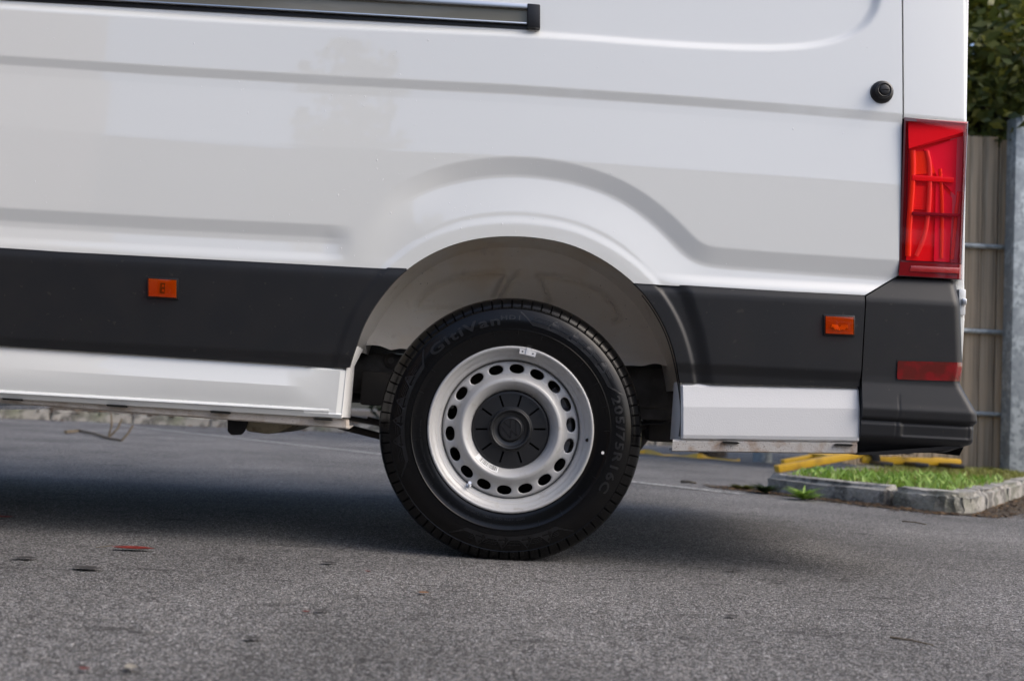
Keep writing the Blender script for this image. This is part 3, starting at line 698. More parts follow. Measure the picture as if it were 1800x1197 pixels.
def make_tyre(parent, cx, cz, ysign=1, y0=TY):
    prof = [(r + max(0, r - .3325) * .34, y) for r, y in PROF]; V = []; F = []; lug = 78; sub = 12; seg = lug * sub; n = len(PROF)
    for k in range(seg):
        t = 2 * math.pi * (k + (.0)) / seg; g = (k % sub) in (0,)
        for i, (r, y) in enumerate(prof):
            rr = r; yy = y
            if 15 <= i <= 33 and g: rr = r - (.0016 if i < 20 else .0004); yy = y + (.003 if i < 21 else 0)
            z = rr * math.sin(t); x = rr * math.cos(t)
            if z < -WZ + .0005: bul = (-WZ + .0005 - z); z = -WZ + .0005
            V.append((cx + x, y0 + ysign * yy, cz + z))
    for k in range(seg):
        k2 = (k + 1) % seg
        for i in range(n - 1):
            q = (k * n + i, k * n + i + 1, k2 * n + i + 1, k2 * n + i); F.append(q if ysign > 0 else q[::-1])
    return mesh('tyre', V, F, M_RUBBER, parent, sharp=40)
tyre = make_tyre(wheel, WX, WZ)
far = empty('wheel', (WX, 1.94, 0), van); make_tyre(far, WX, WZ, -1, 1.94)

def pol(r, deg, dy=0.): return (WX + r * math.cos(R(deg)), TY + float(side_y(r)) + dy, WZ + r * math.sin(R(deg)))
def plate(name, quads, h, m, parent, walls=True):
    """raised rubber patches on the side wall: each quad/poly as (r, deg) points, gridded finely enough to follow it"""
    V = []; F = []
    for q in quads:
        b = len(V); n = len(q)
        for r, d in q: V.append(pol(r, d, -h))
        for r, d in q: V.append(pol(r, d, .0005))
        F.append(tuple(range(b, b + n))); F += [] if not walls else [(b + i, b + (i + 1) % n, b + n + (i + 1) % n, b + n + i) for i in range(n)]
    return mesh(name, V, F, m, parent, smooth=False)
def mountains(a0, a1, spikes, up=1):
    """band of raised rubber with peaks and speed lines, angles run from a0 down to a1"""
    q = []; st = 1.0; s = np.arange(a0, a1, -st)
    def top(a):
        t = .299
        for p in spikes: t = max(t, .3245 - abs(a - p) * .0075)
        return t
    def bot(a):
        e = min(a0 - a, a - a1); return .2885 + max(0, (7 - e)) * .0045
    for a in s:
        b = max(a - st, a1); ta, tb = top(a), top(b); ba, bb = bot(a), bot(b)
        q.append([(min(ba, .324), a), (max(ta, ba + .006) if ba < .318 else .3255, a), (max(tb, bb + .006) if bb < .318 else .3255, b), (min(bb, .324), b)])
        if ta > .312:
            q[-1] = [(ba, a), (.306, a), (.306, b), (bb, b)]; q.append([(.306, a), (ta, a), (tb, b), (.306, b)])
    plate('tyre_relief', q, .0006, M_RUBBER_MATT, wheel, False)
    ln_ = []
    ends = [a0 - 6.5] + list(spikes); nxt = list(spikes) + [a1 + 6.5]
    for p, nx in zip(ends, nxt):
        for j in range(3):
            r = .3035 + j * .0042; w = .9; a = p - 2.6 - j * .3; b = nx + 2.2 + (2 - j) * .7
            if p == ends[0]: a = p - .5
            if a - b < 1: continue
            k = max(2, int((a - b) / 2)); xs_ = np.linspace(a, b, k + 1)
            for u, v in zip(xs_[:-1], xs_[1:]): ln_.append([(r, u), (r + .0012, u), (r + .0012, v), (r, v)])
    tag(plate('tyre_speed_lines', ln_, .0012, M_RUBBER_MATT, wheel), kind='stuff')
mountains(88, 19.5, [69.5, 58, 48.5, 37.5]); mountains(142, 205, []) if False else None
mountains(206.5, 140.5, [189, 178.6, 168.9, 156.9]); mountains(-55, -118, [-68, -79, -91, -103])
# fine radial ticks
tag(plate('tyre_ticks', [[(.2565, d - .09), (.2705, d - .09), (.2705, d + .09), (.2565, d + .09)] for d in np.arange(2, 362, 14.4)], .0008, M_RUBBER_MATT, wheel), kind='stuff')
tag(plate('tyre_dots', [[(.3335, d - .12), (.3350, d - .12), (.3350, d + .12), (.3335, d + .12)] for d in np.arange(0, 360, 1.55)], .0008, M_RUBBER_MATT, wheel), kind='stuff')

def arc_text(name, s, size, r_base, a_mid, m, bold=.012, span=None, h=.0009):
    cu = bpy.data.curves.new('t', 'FONT'); cu.body = s; cu.size = 1; cu.space_character = 1.16 if bold else 1.0; cu.fill_mode = 'FRONT'; cu.resolution_u = 3
    o = bpy.data.objects.new('t', cu); COL.objects.link(o); bpy.context.view_layer.update()
    me = bpy.data.meshes.new_from_object(o.evaluated_get(bpy.context.evaluated_depsgraph_get()))
    bpy.data.objects.remove(o); bpy.data.curves.remove(cu)
    bm = bmesh.new(); bm.from_mesh(me); lay = {}
    if bold:
        src = bm.faces[:]; base = bm.verts[:]
        for ci, (ox, oy) in enumerate(((bold, 0), (-bold, 0), (0, bold), (0, -bold), (bold * .7, bold * .7), (-bold * .7, -bold * .7), (bold * .7, -bold * .7), (-bold * .7, bold * .7))):
            d_ = bmesh.ops.duplicate(bm, geom=src)
            for v in d_['geom']:
                if isinstance(v, bmesh.types.BMVert): v.co.x += ox; v.co.y += oy; v.co.z = (ci + 1) * .01
    bmesh.ops.triangulate(bm, faces=bm.faces)
    bmesh.ops.subdivide_edges(bm, edges=[e for e in bm.edges if e.calc_length() > .25], cuts=2)
    bmesh.ops.triangulate(bm, faces=bm.faces)
    ext = bmesh.ops.extrude_face_region(bm, geom=bm.faces[:])
    back = {v for v in ext['geom'] if isinstance(v, bmesh.types.BMVert)}
    xs_ = [v.co.x for v in bm.verts]; x0, x1 = min(xs_), max(xs_); kx = size
    if span: kx = R(span) * (r_base + size * .35) / (x1 - x0)
    for v in bm.verts:
        r = r_base + v.co.y * size; a = R(a_mid) - (v.co.x - (x0 + x1) / 2) * kx / (r_base + size * .35)
        y = TY + float(side_y(r)) + (.0006 if v in back else -h - v.co.z * .0015); v.co = (WX + r * math.cos(a), y, WZ + r * math.sin(a))
    bmesh.ops.recalc_face_normals(bm, faces=bm.faces); bm.to_mesh(me); bm.free(); me.name = name
    me.materials.append(m); return link(bpy.data.objects.new(name, me), wheel)
arc_text('tyre_lettering', 'GitiVan', .036, .287, 119, M_RUBBER_MATT, .030, 41, .0006)
arc_text('tyre_lettering', 'HD1', .0175, .2995, 93, M_RUBBER_MATT, .030, 10, .0006)
arc_text('tyre_lettering', '205/75R16C', .033, .288, -5.5, M_RUBBER_MATT, .030, 52, .0006)
arc_text('tyre_small_print', 'DOT  1YT4  GITI  TYRE  TUBELESS', .0085, .2405, 262, M_RUBBER_MATT, .0, 40, .0006)
arc_text('tyre_small_print', 'MAX LOAD SINGLE 1060 KG  AT 475 KPA', .006, .2435, 196, M_RUBBER_MATT, .0, 38, .0006)
c = pol(.2585, -11.2, -.0012); lathe('tyre_dot', [(0, 0), (.0042, 0), (.0042, .0016)], c, M_LABEL, wheel, 20)

# --- steel rim
lathe('rim_lip', [(.221, .03), (.2265, .013), (.2275, .006), (.2255, .0025), (.2215, .002), (.2180, .005), (.2160, .011), (.2125, .0165), (.2075, .0185), (.2050, .022), (.2035, .026), (.2000, .028), (.1965, .0285), (.194, .031), (.1915, .038), (.190, .06), (.189, .16)], (WX, TY, WZ), M_STEEL, wheel, 160, sharp=60)
NH, HR = 18, .167
hole_c = [(WX + HR * math.cos(R(87 + 20 * k)), WZ + HR * math.sin(R(87 + 20 * k)), R(87 + 20 * k)) for k in range(NH)]
def holes(X, Z):
    f = np.full(X.shape, 1.)
    for hx, hz, t in hole_c:
        dr = (X - hx) * math.cos(t) + (Z - hz) * math.sin(t); dt = -(X - hx) * math.sin(t) + (Z - hz) * math.cos(t)
        f = np.minimum(f, (np.abs(dr) / .0128) ** 2.2 + (np.abs(dt) / .0200) ** 2.2 - 1)
    return f
pD = smooth_prof([.085, .1045, .107, .112, .122, .131, .139, .147, .153, .157, .181, .1865, .188, .2], [.060, .052, .044, .030, .017, .0105, .0125, .023, .031, .0335, .037, .041, .048, .06], .0014)
def disc_y(X, Z):
    r = np.hypot(X - WX, Z - WZ); f = holes(X, Z); return TY + pD(r) + .0022 * np.exp(-np.clip(f, 0, None) / .16)
Vr, Tr = ring_grid(WX, WZ, .095, .188, 48, 540); Vr, Tr = clip(Vr, Tr, holes)
sheet('rim_disc', Vr, Tr, disc_y, M_STEEL, wheel, .006)
# brake drum side seen through the holes
lathe('brake_disc', [(0, .10), (.15, .10), (.152, .13)], (WX, TY, WZ), mat('brake_iron', (.03, .028, .027), .5, metal=.5), wheel, 64)
V = []; F = []
for i in range(13):
    t = R(-22 + 68 * i / 12)
    for r, y in ((.125, .095), (.13, .075), (.170, .072), (.176, .10)): V.append((WX + r * math.cos(t), TY + y, WZ + r * math.sin(t)))
for i in range(12):
    for j in range(3): F.append((i * 4 + j, i * 4 + j + 1, i * 4 + j + 5, i * 4 + j + 4))
mesh('brake_caliper', V, F, mat('caliper_cast', (.36, .36, .38), .5, metal=.3, var=[(40, (.12, .11, .11), .5, .6)]), wheel)
# --- hub cap
SLOT = [R(3 + 36 * k) for k in range(10)]
def slots(X, Z):
    f = np.full(X.shape, 1.)
    for t in SLOT:
        dr = (X - WX) * math.cos(t) + (Z - WZ) * math.sin(t); dt = -(X - WX) * math.sin(t) + (Z - WZ) * math.cos(t)
        f = np.minimum(f, np.maximum(np.abs(dr - .0805) - .0165, np.abs(dt) - .0026))
    return f
pCap = smooth_prof([0, .030, .0325, .0335, .036, .046, .051, .0545, .057, .0585, .100, .1045, .1072, .12], [.022, .022, .023, .029, .030, .0265, .020, .0195, .024, .031, .034, .036, .042, .06], .0007)
Vc, Tc = ring_grid(WX, WZ, .0, .1072, 90, 220); Vc, Tc = clip(Vc, Tc, slots)
cap = sheet('hub_cap', Vc, Tc, lambda X, Z: TY + pCap(np.hypot(X - WX, Z - WZ)), M_CAP, wheel, .009)
lathe('hub_cap_back', [(0, .046), (.104, .046)], (WX, TY, WZ), M_GAP, wheel, 48)
# emblem: ring with V over W strokes
by = TY + .0222
lathe('emblem_ring', [(.0272, .001), (.0272, -.0012), (.0300, -.0012), (.0300, .001)], (WX, by, WZ), M_CAP_GLOSS, wheel, 64)
def stroke(pts, wd=.0036):
    V = []; F = []
    for (x0, z0), (x1, z1) in zip(pts[:-1], pts[1:]):
        d = Vector((x1 - x0, z1 - z0)); n_ = Vector((-d.y, d.x)).normalized() * wd / 2; b = len(V)
        for yy in (-.0013, .001):
            V += [(WX + x0 + n_.x, by + yy, WZ + z0 + n_.y), (WX + x1 + n_.x, by + yy, WZ + z1 + n_.y), (WX + x1 - n_.x, by + yy, WZ + z1 - n_.y), (WX + x0 - n_.x, by + yy, WZ + z0 - n_.y)]
        F += [(b, b + 1, b + 2, b + 3), (b, b + 4, b + 5, b + 1), (b + 1, b + 5, b + 6, b + 2), (b + 2, b + 6, b + 7, b + 3), (b + 3, b + 7, b + 4, b)]
    return V, F
def rotp(pts, a=R(24)): return [(x * math.cos(a) - z * math.sin(a), x * math.sin(a) + z * math.cos(a)) for x, z in pts]
for pts in ([(-.0105, .0255), (0, .0035), (.0105, .0255)], [(-.0215, .0175), (-.0092, -.0215), (0, -.0035), (.0092, -.0215), (.0215, .0175)]):
    v, f = stroke(rotp(pts)); mesh('emblem_letter', v, f, M_CAP_GLOSS, wheel, smooth=False)
# --- balance weight, valve, bar code sticker, rim hole
a0 = 80.2
V = []; F = []
def rimp(r, d, y): return (WX + r * math.cos(R(d)), TY + y, WZ + r * math.sin(R(d)))
def arc_block(r0, r1, d0, d1, y0, y1, n=6):
    V = []; F = []
    for i in range(n + 1):
        d = d0 + (d1 - d0) * i / n
        V += [rimp(r0, d, y0 + .0), rimp(r1, d, y0), rimp(r1, d, y1), rimp(r0, d, y1)]
    for i in range(n):
        for j in range(4): F.append((i * 4 + j, (i + 1) * 4 + j, (i + 1) * 4 + (j + 1) % 4, i * 4 + (j + 1) % 4))
    F += [(3, 2, 1, 0), (n * 4, n * 4 + 1, n * 4 + 2, n * 4 + 3)]; return V, F
v, f = arc_block(.2075, .2205, 74.2, 86.4, -.001, .008); bw = mesh('balance_weight', v, f, M_ZINC, wheel, smooth=False)
v, f = arc_block(.207, .2275, 78.7, 81.6, -.0035, .004); mesh('weight_clip', v, f, M_ZINC, wheel, smooth=False)
for d in (76.4, 84.2): lathe('weight_rivet', [(0, -.0006), (.0021, -.0004), (.0022, .001)], rimp(.2145, d, -.0012), M_GAP, wheel, 12)
va = math.degrees(math.atan2(754.5 - 858, 829 - 897.5)); vr = .1935
p0 = Vector(rimp(vr, va, .036)); d_ = Vector((math.cos(R(va + 150)) * .004, -.024, .010))
tube('valve_stem', [p0, p0 + d_ * .35, p0 + d_ * .36, p0 + d_ * .7, p0 + d_ * .71, p0 + d_ * 1.1], [.0072, .0062, .0042, .0042, .0052, .0046], M_ALLOY, wheel, 12)
lathe('rim_hole', [(0, 0), (.0045, 0), (.005, .003)], rimp(.2115, -5.0, .0135), M_GAP, wheel, 16)
def st_strip(name, r0, r1, d0, d1, m, lift, n=8):
    V = []; F = []
    for i in range(n + 1):
        d = d0 + (d1 - d0) * i / n
        for j in range(5):
            r = r0 + (r1 - r0) * j / 4; V.append(rimp(r, d, float(pD(np.array(r))) - lift))
    for i in range(n):
        for j in range(4): F.append((i * 5 + j, i * 5 + j + 1, i * 5 + 6 + j, i * 5 + 5 + j))
    return mesh(name, V, F, m, wheel)
st_strip('sticker', .1095, .1235, 220.5, 256, M_LABEL, .0006, 24)
d = 227.0; rb = random.Random(3)
while d < 253.5:
    wdt = rb.choice((.25, .3, .5, .8)); st_strip('sticker_bar', .1105, .1205, d, d + wdt, M_INK, .0010, 1); d += wdt + rb.choice((.35, .5, .8))

# ================================================================== kerbed island on the right
def stone(name, pts_g, h, m, parent, bev=.018, z0=0.):
    """kerb stone from ground outline points"""
    n = len(pts_g); V = [(x, y, z0 - .03) for x, y in pts_g] + [(x, y, h) for x, y in pts_g]
    F = [tuple(range(n))[::-1], tuple(range(n, 2 * n))] + [(i, (i + 1) % n, (i + 1) % n + n, i + n) for i in range(n)]
    o = mesh(name, V, F, m, parent, smooth=False); bm = bmesh.new(); bm.from_mesh(o.data); bmesh.ops.recalc_face_normals(bm, faces=bm.faces)
    bmesh.ops.bevel(bm, geom=[e for e in bm.edges if e.verts[0].co.z > h - .01 or e.verts[1].co.z > h - .01], offset=bev, segments=3, affect='EDGES')
    bmesh.ops.subdivide_edges(bm, edges=[e for e in bm.edges if e.calc_length() > .08], cuts=3, use_grid_fill=True)
    for v in bm.verts:
        if v.co.z > .01: v.co += Vector((random.uniform(-1, 1), random.uniform(-1, 1), random.uniform(-1, .4))) * .0075
    bm.to_mesh(o.data); bm.free(); o.data.polygons.foreach_set('use_smooth', [True] * len(o.data.polygons)); o.data.set_sharp_from_angle(angle=R(50)); return o
G = lambda px, py: Vector(atg(px, py)).xy
KH = .11
A = G(1343, 864); B = G(1672, 903); B2 = G(1712, 904); C = G(1812, 868)
u = (B - A).normalized(); nrm = Vector((-u.y, u.x)); w2 = (C - B2).normalized(); n2 = Vector((-w2.y, w2.x)); KW = .15
if n2.x > 0: n2 = -n2
Jn = A + u * ((G(1556, 890) - A).length)
kerb = tag(empty('kerb', (A.x, A.y, 0)), kind='structure')
stone('kerb_stone', [A, Jn - u * .006, Jn - u * .006 + nrm * KW, A + nrm * KW + u * .02], KH, M_CONC, kerb, .028)
inC = B + (B2 - B) * .5 + (nrm + n2).normalized() * KW * 1.25
cor = B + u * ((B2 - B).length * .6)
def bez(t): return (B - u * .12) * (1 - t) ** 2 + cor * 2 * t * (1 - t) + (B2 + w2 * .12) * t * t
stone('kerb_stone', [Jn + u * .006] + [bez(t / 6) for t in range(7)] + [B2 + w2 * .42, B2 + w2 * .42 + n2 * KW, inC + n2 * .0, Jn + u * .006 + nrm * KW], KH, M_CONC, kerb, .028)
q0 = B2 + w2 * .432
for k in range(4):
    stone('kerb_stone', [q0, q0 + w2 * .9, q0 + w2 * .9 + n2 * KW, q0 + n2 * KW], KH - .004 * k, M_CONC, kerb); q0 = q0 + w2 * .912
Dp = Vector(atg(1500, 818, KH)).xy; v3 = (Dp - A).normalized(); n3 = Vector((v3.y, -v3.x)); q0 = A + nrm * (KW + .01) + u * .0
for k in range(4):
    stone('kerb_stone', [q0, q0 + v3 * .88, q0 + v3 * .88 + n3 * KW, q0 + n3 * KW], KH, M_CONC, kerb); q0 = q0 + v3 * .89
FY = 6.7                                   # fence line
isl = [A + nrm * .1 + u * .08, Jn + nrm * .1, inC, B2 + w2 * .4 + n2 * .1, q0 * 0 + (B2 + w2 * 3.9 + n2 * .1), Vector(((B2 + w2 * 3.9).x, FY + .6)), Vector(((A + v3 * 3.5).x - .2, FY + .6)), A + v3 * 3.4 + n3 * .1]
V = [(p.x, p.y, KH - .025) for p in isl]
structure(mesh('verge_soil', V, [tuple(range(len(V)))], M_SOIL, smooth=False))

def blades(name, pts, m, hmin, hmax, wid, lean=.5, parent=None):
    V = []; F = []; T = []
    for (x, y, z) in pts:
        h = random.uniform(hmin, hmax); a = random.uniform(0, 6.28); l = random.uniform(.1, lean) * h; b = len(V); w_ = wid * random.uniform(.6, 1.3)
        ca, sa = math.cos(a), math.sin(a); a2 = random.uniform(0, 6.28); dx, dy = math.cos(a2) * l, math.sin(a2) * l
        V += [(x - ca * w_, y - sa * w_, z), (x + ca * w_, y + sa * w_, z), (x + dx * .5 + ca * w_ * .7, y + dy * .5 + sa * w_ * .7, z + h * .6), (x + dx * .5 - ca * w_ * .7, y + dy * .5 - sa * w_ * .7, z + h * .6), (x + dx, y + dy, z + h * .95)]
        F += [(b, b + 1, b + 2, b + 3), (b + 3, b + 2, b + 4)]; t = random.random(); T += [t] * 5
    o = mesh(name, V, F, m, parent, smooth=False); at_ = o.data.attributes.new('tone', 'FLOAT', 'POINT'); at_.data.foreach_set('value', T); return o
def inside(p, poly):
    c = False; n = len(poly)
    for i in range(n):
        a, b = poly[i], poly[(i + 1) % n]
        if (a.y > p[1]) != (b.y > p[1]) and p[0] < (b.x - a.x) * (p[1] - a.y) / (b.y - a.y) + a.x: c = not c
    return c
xsI = [p.x for p in isl]; ysI = [p.y for p in isl]; pts = []
while len(pts) < 10500:
    p = (random.uniform(min(xsI), max(xsI)), random.uniform(min(ysI), max(ysI)))
    if inside(p, isl) and random.random() < (.35 + .65 * min(1, (p[1] - min(ysI)) / 1.6)) * (.55 + .45 * math.sin(p[0] * 7 + 2 * math.sin(p[1] * 5)) * math.sin(p[1] * 6.1 + p[0])): pts.append((p[0], p[1], KH - .027))
tag(blades('grass', pts, M_GRASS, .015, .06, .0032, 1.0), 'short bright green grass on the kerbed island', 'grass', kind='stuff')
pts = []
while len(pts) < 900:
    p = (random.uniform(min(xsI), max(xsI)), random.uniform(min(ysI), min(ysI) + 1.6))
    if inside(p, isl): pts.append((p[0], p[1], KH - .027))
tag(blades('broadleaf_weeds', pts, M_PLANT, .03, .085, .012, 1.3), 'pale broadleaf weeds among the island grass', 'weeds', kind='stuff')

def rosette(name, c, n, L, wid, m, label, lift=.6):
    V = []; F = []; T = []
    for k in range(n):
        a = random.uniform(0, 6.28); l = L * random.uniform(.6, 1.1); e = random.uniform(.25, 1.2) * lift; b = len(V); t = random.random(); s = 5
        for i in range(s + 1):
            q = i / s; rr = l * q * math.cos(e * (1 - .6 * q)); zz = l * q * math.sin(e) - .5 * l * q * q * math.sin(e) * .7 + .004
            w_ = wid * math.sin(math.pi * min(.96, q * .8 + .16)) * (1 + .35 * (i % 2)); dx, dy = math.cos(a), math.sin(a)
            V += [(c[0] + dx * rr - dy * w_, c[1] + dy * rr + dx * w_, c[2] + zz + w_ * .3), (c[0] + dx * rr, c[1] + dy * rr, c[2] + zz), (c[0] + dx * rr + dy * w_, c[1] + dy * rr - dx * w_, c[2] + zz + w_ * .3)]; T += [t] * 3
            if i < s:
                j = b + i * 3; F += [(j, j + 1, j + 4, j + 3), (j + 1, j + 2, j + 5, j + 4)]
    o = mesh(name, V, F, m, None); x = o.data.attributes.new('tone', 'FLOAT', 'POINT'); x.data.foreach_set('value', T)
    return tag(o, label, 'plant')
g = atg(1412, 879); rosette('dandelion_plant', (g.x, g.y, 0), 110, .115, .0055, M_PLANT, 'bright green dandelion rosette at the foot of the kerb', 1.0)
g = atg(1345, 868); rosette('weed_tuft', (g.x, g.y, 0), 40, .10, .012, M_IVY, 'dark green weed clump at the left end of the island kerb', .9)
g = atg(1620, 895); rosette('weed_seedling', (g.x, g.y, 0), 14, .07, .008, M_PLANT, 'tiny green seedling under the chipped kerb stone', .9)
g = atg(1305, 860); rosette('moss_patch', (g.x, g.y, 0), 60, .10, .009, leaf_mat('moss', (.05, .05, .012), (.09, .09, .02), (.13, .15, .03)), 'olive moss tuft where the painted line ends', .35)

# soil and litter gathered along the kerb foot
def scatter(name, pts, m, smin, smax, label, cat, zlift=.004):
    V = []; F = []; T = []
    for x, y, z in pts:
        s = random.uniform(smin, smax); a = random.uniform(0, 6.28); ca, sa = math.cos(a) * s, math.sin(a) * s; k = random.uniform(.35, .7); b = len(V); t1, t2 = random.uniform(-.3, .5) * s, random.uniform(-.2, .5) * s
        V += [(x - ca, y - sa, z + zlift + max(t1, 0)), (x + sa * k, y - ca * k, z + zlift), (x + ca, y + sa, z + zlift + max(t2, 0)), (x - sa * k, y + ca * k, z + zlift + .1 * s)]
        F += [(b, b + 1, b + 2), (b, b + 2, b + 3)]; T += [random.random()] * 4
    o = mesh(name, V, F, m, None, smooth=False); x = o.data.attributes.new('tone', 'FLOAT', 'POINT'); x.data.foreach_set('value', T)
    return tag(o, label, cat, kind='stuff')
pts = []
for k in range(1500):
    t = random.random(); base = A + (B - A) * random.uniform(-.25, 1.05) if t < .6 else B2 + w2 * random.uniform(-.2, 2.2)
    nn = nrm if t < .6 else n2; q = base - nn * abs(random.gauss(0, .10)); pts.append((q.x, q.y, 0))
scatter('leaf_litter', pts, M_LITTER, .006, .022, 'brown leaf crumbs and soil along the foot of the kerb', 'litter')
V = []; 
edge = [A - u * .5 - nrm * .0, A - u * .3 - nrm * .16, A + (B - A) * .3 - nrm * .13, A + (B - A) * .6 - nrm * .17, B - nrm * .14, B2 - nrm * .08 - n2 * .16, B2 + w2 * .7 - n2 * .24, B2 + w2 * 2.5 - n2 * .2, B2 + w2 * 2.5 + n2 * .05, B2 + n2 * .05, B + nrm * .05, A + nrm * .05]
structure(mesh('kerb_soil_strip', [(p.x, p.y, .004) for p in edge], [tuple(range(len(edge)))], M_SOIL, smooth=False))

# painted bay line
a, b = G(150, 741), G(1305, 869); d = (b - a).normalized(); n_ = Vector((-d.y, d.x)) * .045
o = structure(mesh('painted_bay_line', [(*(a - n_), .004), (*(b - n_), .004), (*(b + n_), .004), (*(a + n_), .004)], [(0, 1, 2, 3)], M_LINE, smooth=False))

# ================================================================== fence with steel post
fence = tag(empty('board_fence', (at(1735, 600, FY).x, FY, KH)), 'tall weathered vertical board fence behind the grassy island', 'fence')
ZT = at(1735, 242, FY).z
bw_ = at(1750, 500, FY).x - at(1724, 500, FY).x
x_post0, x_post1 = at(1776, 600, FY - .25).x, at(1858, 600, FY - .25).x
board_meshes = []
for k in range(5):
    v, f = box_geo((-bw_ / 2 + .0015, -.011, 0), (bw_ / 2 - .0015, .011, 1)); o = mesh('board', v, f, M_WOOD, None, smooth=False); bevel_me(o, .003, 1)
    board_meshes.append(o.data); bpy.data.objects.remove(o)
x = at(1724, 500, FY).x + bw_ / 2; xs_b = [x + bw_ * k for k in range(-9, 26)]
for i, xb in enumerate(xs_b):
    o = bpy.data.objects.new('board', board_meshes[i % 5]); COL.objects.link(o); o.parent = fence; o.matrix_parent_inverse = Matrix.Translation(-WLOC[fence.name])
    o.location = (xb, FY + random.uniform(-.006, .006), KH - .03); o.scale = (random.uniform(.975, 1.0), 1, ZT - KH + .03 + random.uniform(-.03, .02)); o.rotation_euler = (0, R(random.uniform(-.25, .25)), 0)
for i, xb in enumerate(xs_b):
    o = bpy.data.objects.new('back_board', board_meshes[i % 5]); COL.objects.link(o); o.parent = fence; o.matrix_parent_inverse = Matrix.Translation(-WLOC[fence.name])
    o.location = (xb + bw_ / 2, FY + .034, KH - .03); o.scale = (1.05, 1, ZT - KH - .05)
for py in (433, 583, 728):
    z = at(1740, py, FY - .06).z; tube('rail', [(xs_b[0], FY - .045, z), (xs_b[-1], FY - .045, z)], .022, M_GALV, fence, 10)
zp = at(1790, 205, FY - .25).z
post = tag(empty('steel_post', (x_post0 + .15, FY - .2, KH - .03)), 'wide galvanised steel post in front of the board fence', 'post')
pw = x_post1 - x_post0
box('post_web', (x_post0, FY - .28, KH - .04), (x_post1, FY - .268, zp), M_GALV, post, .003)
box('post_flange', (x_post0, FY - .266, KH - .04), (x_post0 + .012, FY - .10, zp), M_GALV, post, .003)
box('post_flange', (x_post1 - .012, FY - .266, KH - .04), (x_post1, FY - .10, zp), M_GALV, post, .003)

# ================================================================== fallen yellow barriers behind the island
def barrier(loc, rz, L, label, tilt=4, legs=True, flip=0):
    o = empty('road_barrier', loc); o.rotation_euler = (0, R(-tilt), R(rz))
    tag(o, label, 'barrier', 'fallen yellow barriers')
    def bx(name, c0, c1, m, bev=.008):
        q = box(name, c0, c1, m, None, bev); q.parent = o; return q
    bx('board', (0, -.02, .01), (L, .08, .068), M_YELLOW); bx('board', (.25, .42, .01), (L, .50, .05), M_YELLOW)
    for t in (.5, .94): bx('upright', (L * t, -.01, .03), (L * t + .06, .52, .06), M_YELLOW)
    if legs:
        for t in (.10, .45, .80):
            bx('foot', (L * t, -.05, .0), (L * t + .07, .03, .26), M_BLACK, .012).rotation_euler = (0, R(-14), 0); bx('foot_bar', (L * t - .02, -.30, .0), (L * t + .09, .25, .035), M_BLACK, .01)
    return o
g = atg(1369, 833); barrier((g.x, g.y, .0), 10, 1.05, 'flat yellow plastic barrier panel nearest the island, lying tilted', 12, legs=False)
g = at(1515, 810, 5.95); barrier((g.x, 5.95, KH), -3, .80, 'yellow barrier panel with black feet, behind the tilted one', 1.5)

# ================================================================== far kerb, hedge and litter seen under the van
kb = tag(empty('far_kerb', (-5, 9.4, 0)), kind='structure')
K0, K1 = G(76, 738), G(661, 762); kd = (K1 - K0).normalized(); kn_ = Vector((-kd.y, kd.x)); q0 = K0 - kd * 3.6
L_ = 0.92
sm = [stone('kerb_stone', [Vector((0, 0)), Vector((L_ - .012, 0)), Vector((L_ - .012, .13)), Vector((0, .13))], .125, M_CONC, None, .02) for _ in range(3)]
ang = math.atan2(kd.y, kd.x); k = 0
meshes = [s.data for s in sm]
for s in sm: bpy.data.objects.remove(s)
while (q0 - K0).dot(kd) < 9:
    o = bpy.data.objects.new('kerb_stone', meshes[k % 3]); COL.objects.link(o); o.parent = kb; o.matrix_parent_inverse = Matrix.Translation(-WLOC[kb.name])
    o.location = (q0.x, q0.y, random.uniform(-.008, .008)); o.rotation_euler = (0, 0, ang); q0 = q0 + kd * L_; k += 1
e0, e1 = K0 - kd * 4, q0
structure(mesh('far_verge', [(*(e0 + kn_ * .1), .09), (*(e1 + kn_ * .1), .09), (*(e1 + kn_ * 6), .25), (*(e0 + kn_ * 6), .25)], [(0, 1, 2, 3)], M_SOIL, smooth=False))
pts = []
for i in range(2200):
    q = e0 + (e1 - e0) * random.random() + kn_ * abs(random.gauss(.15, .5)); pts.append((q.x, q.y, .095 + .026 * max(0, (q - e0).dot(kn_) - .1)))
scatter('fallen_leaves', pts, M_LITTER, .02, .06, 'brown autumn leaves strewn on the far verge', 'leaves')
pts = []
for i in range(260):
    q = e0 + (e1 - e0) * random.random() - kn_ * abs(random.gauss(0, .7)); pts.append((q.x, q.y, .003))
scatter('road_leaves', pts, M_LITTER, .012, .045, 'brown leaf scraps on the asphalt by the far kerb', 'leaves')

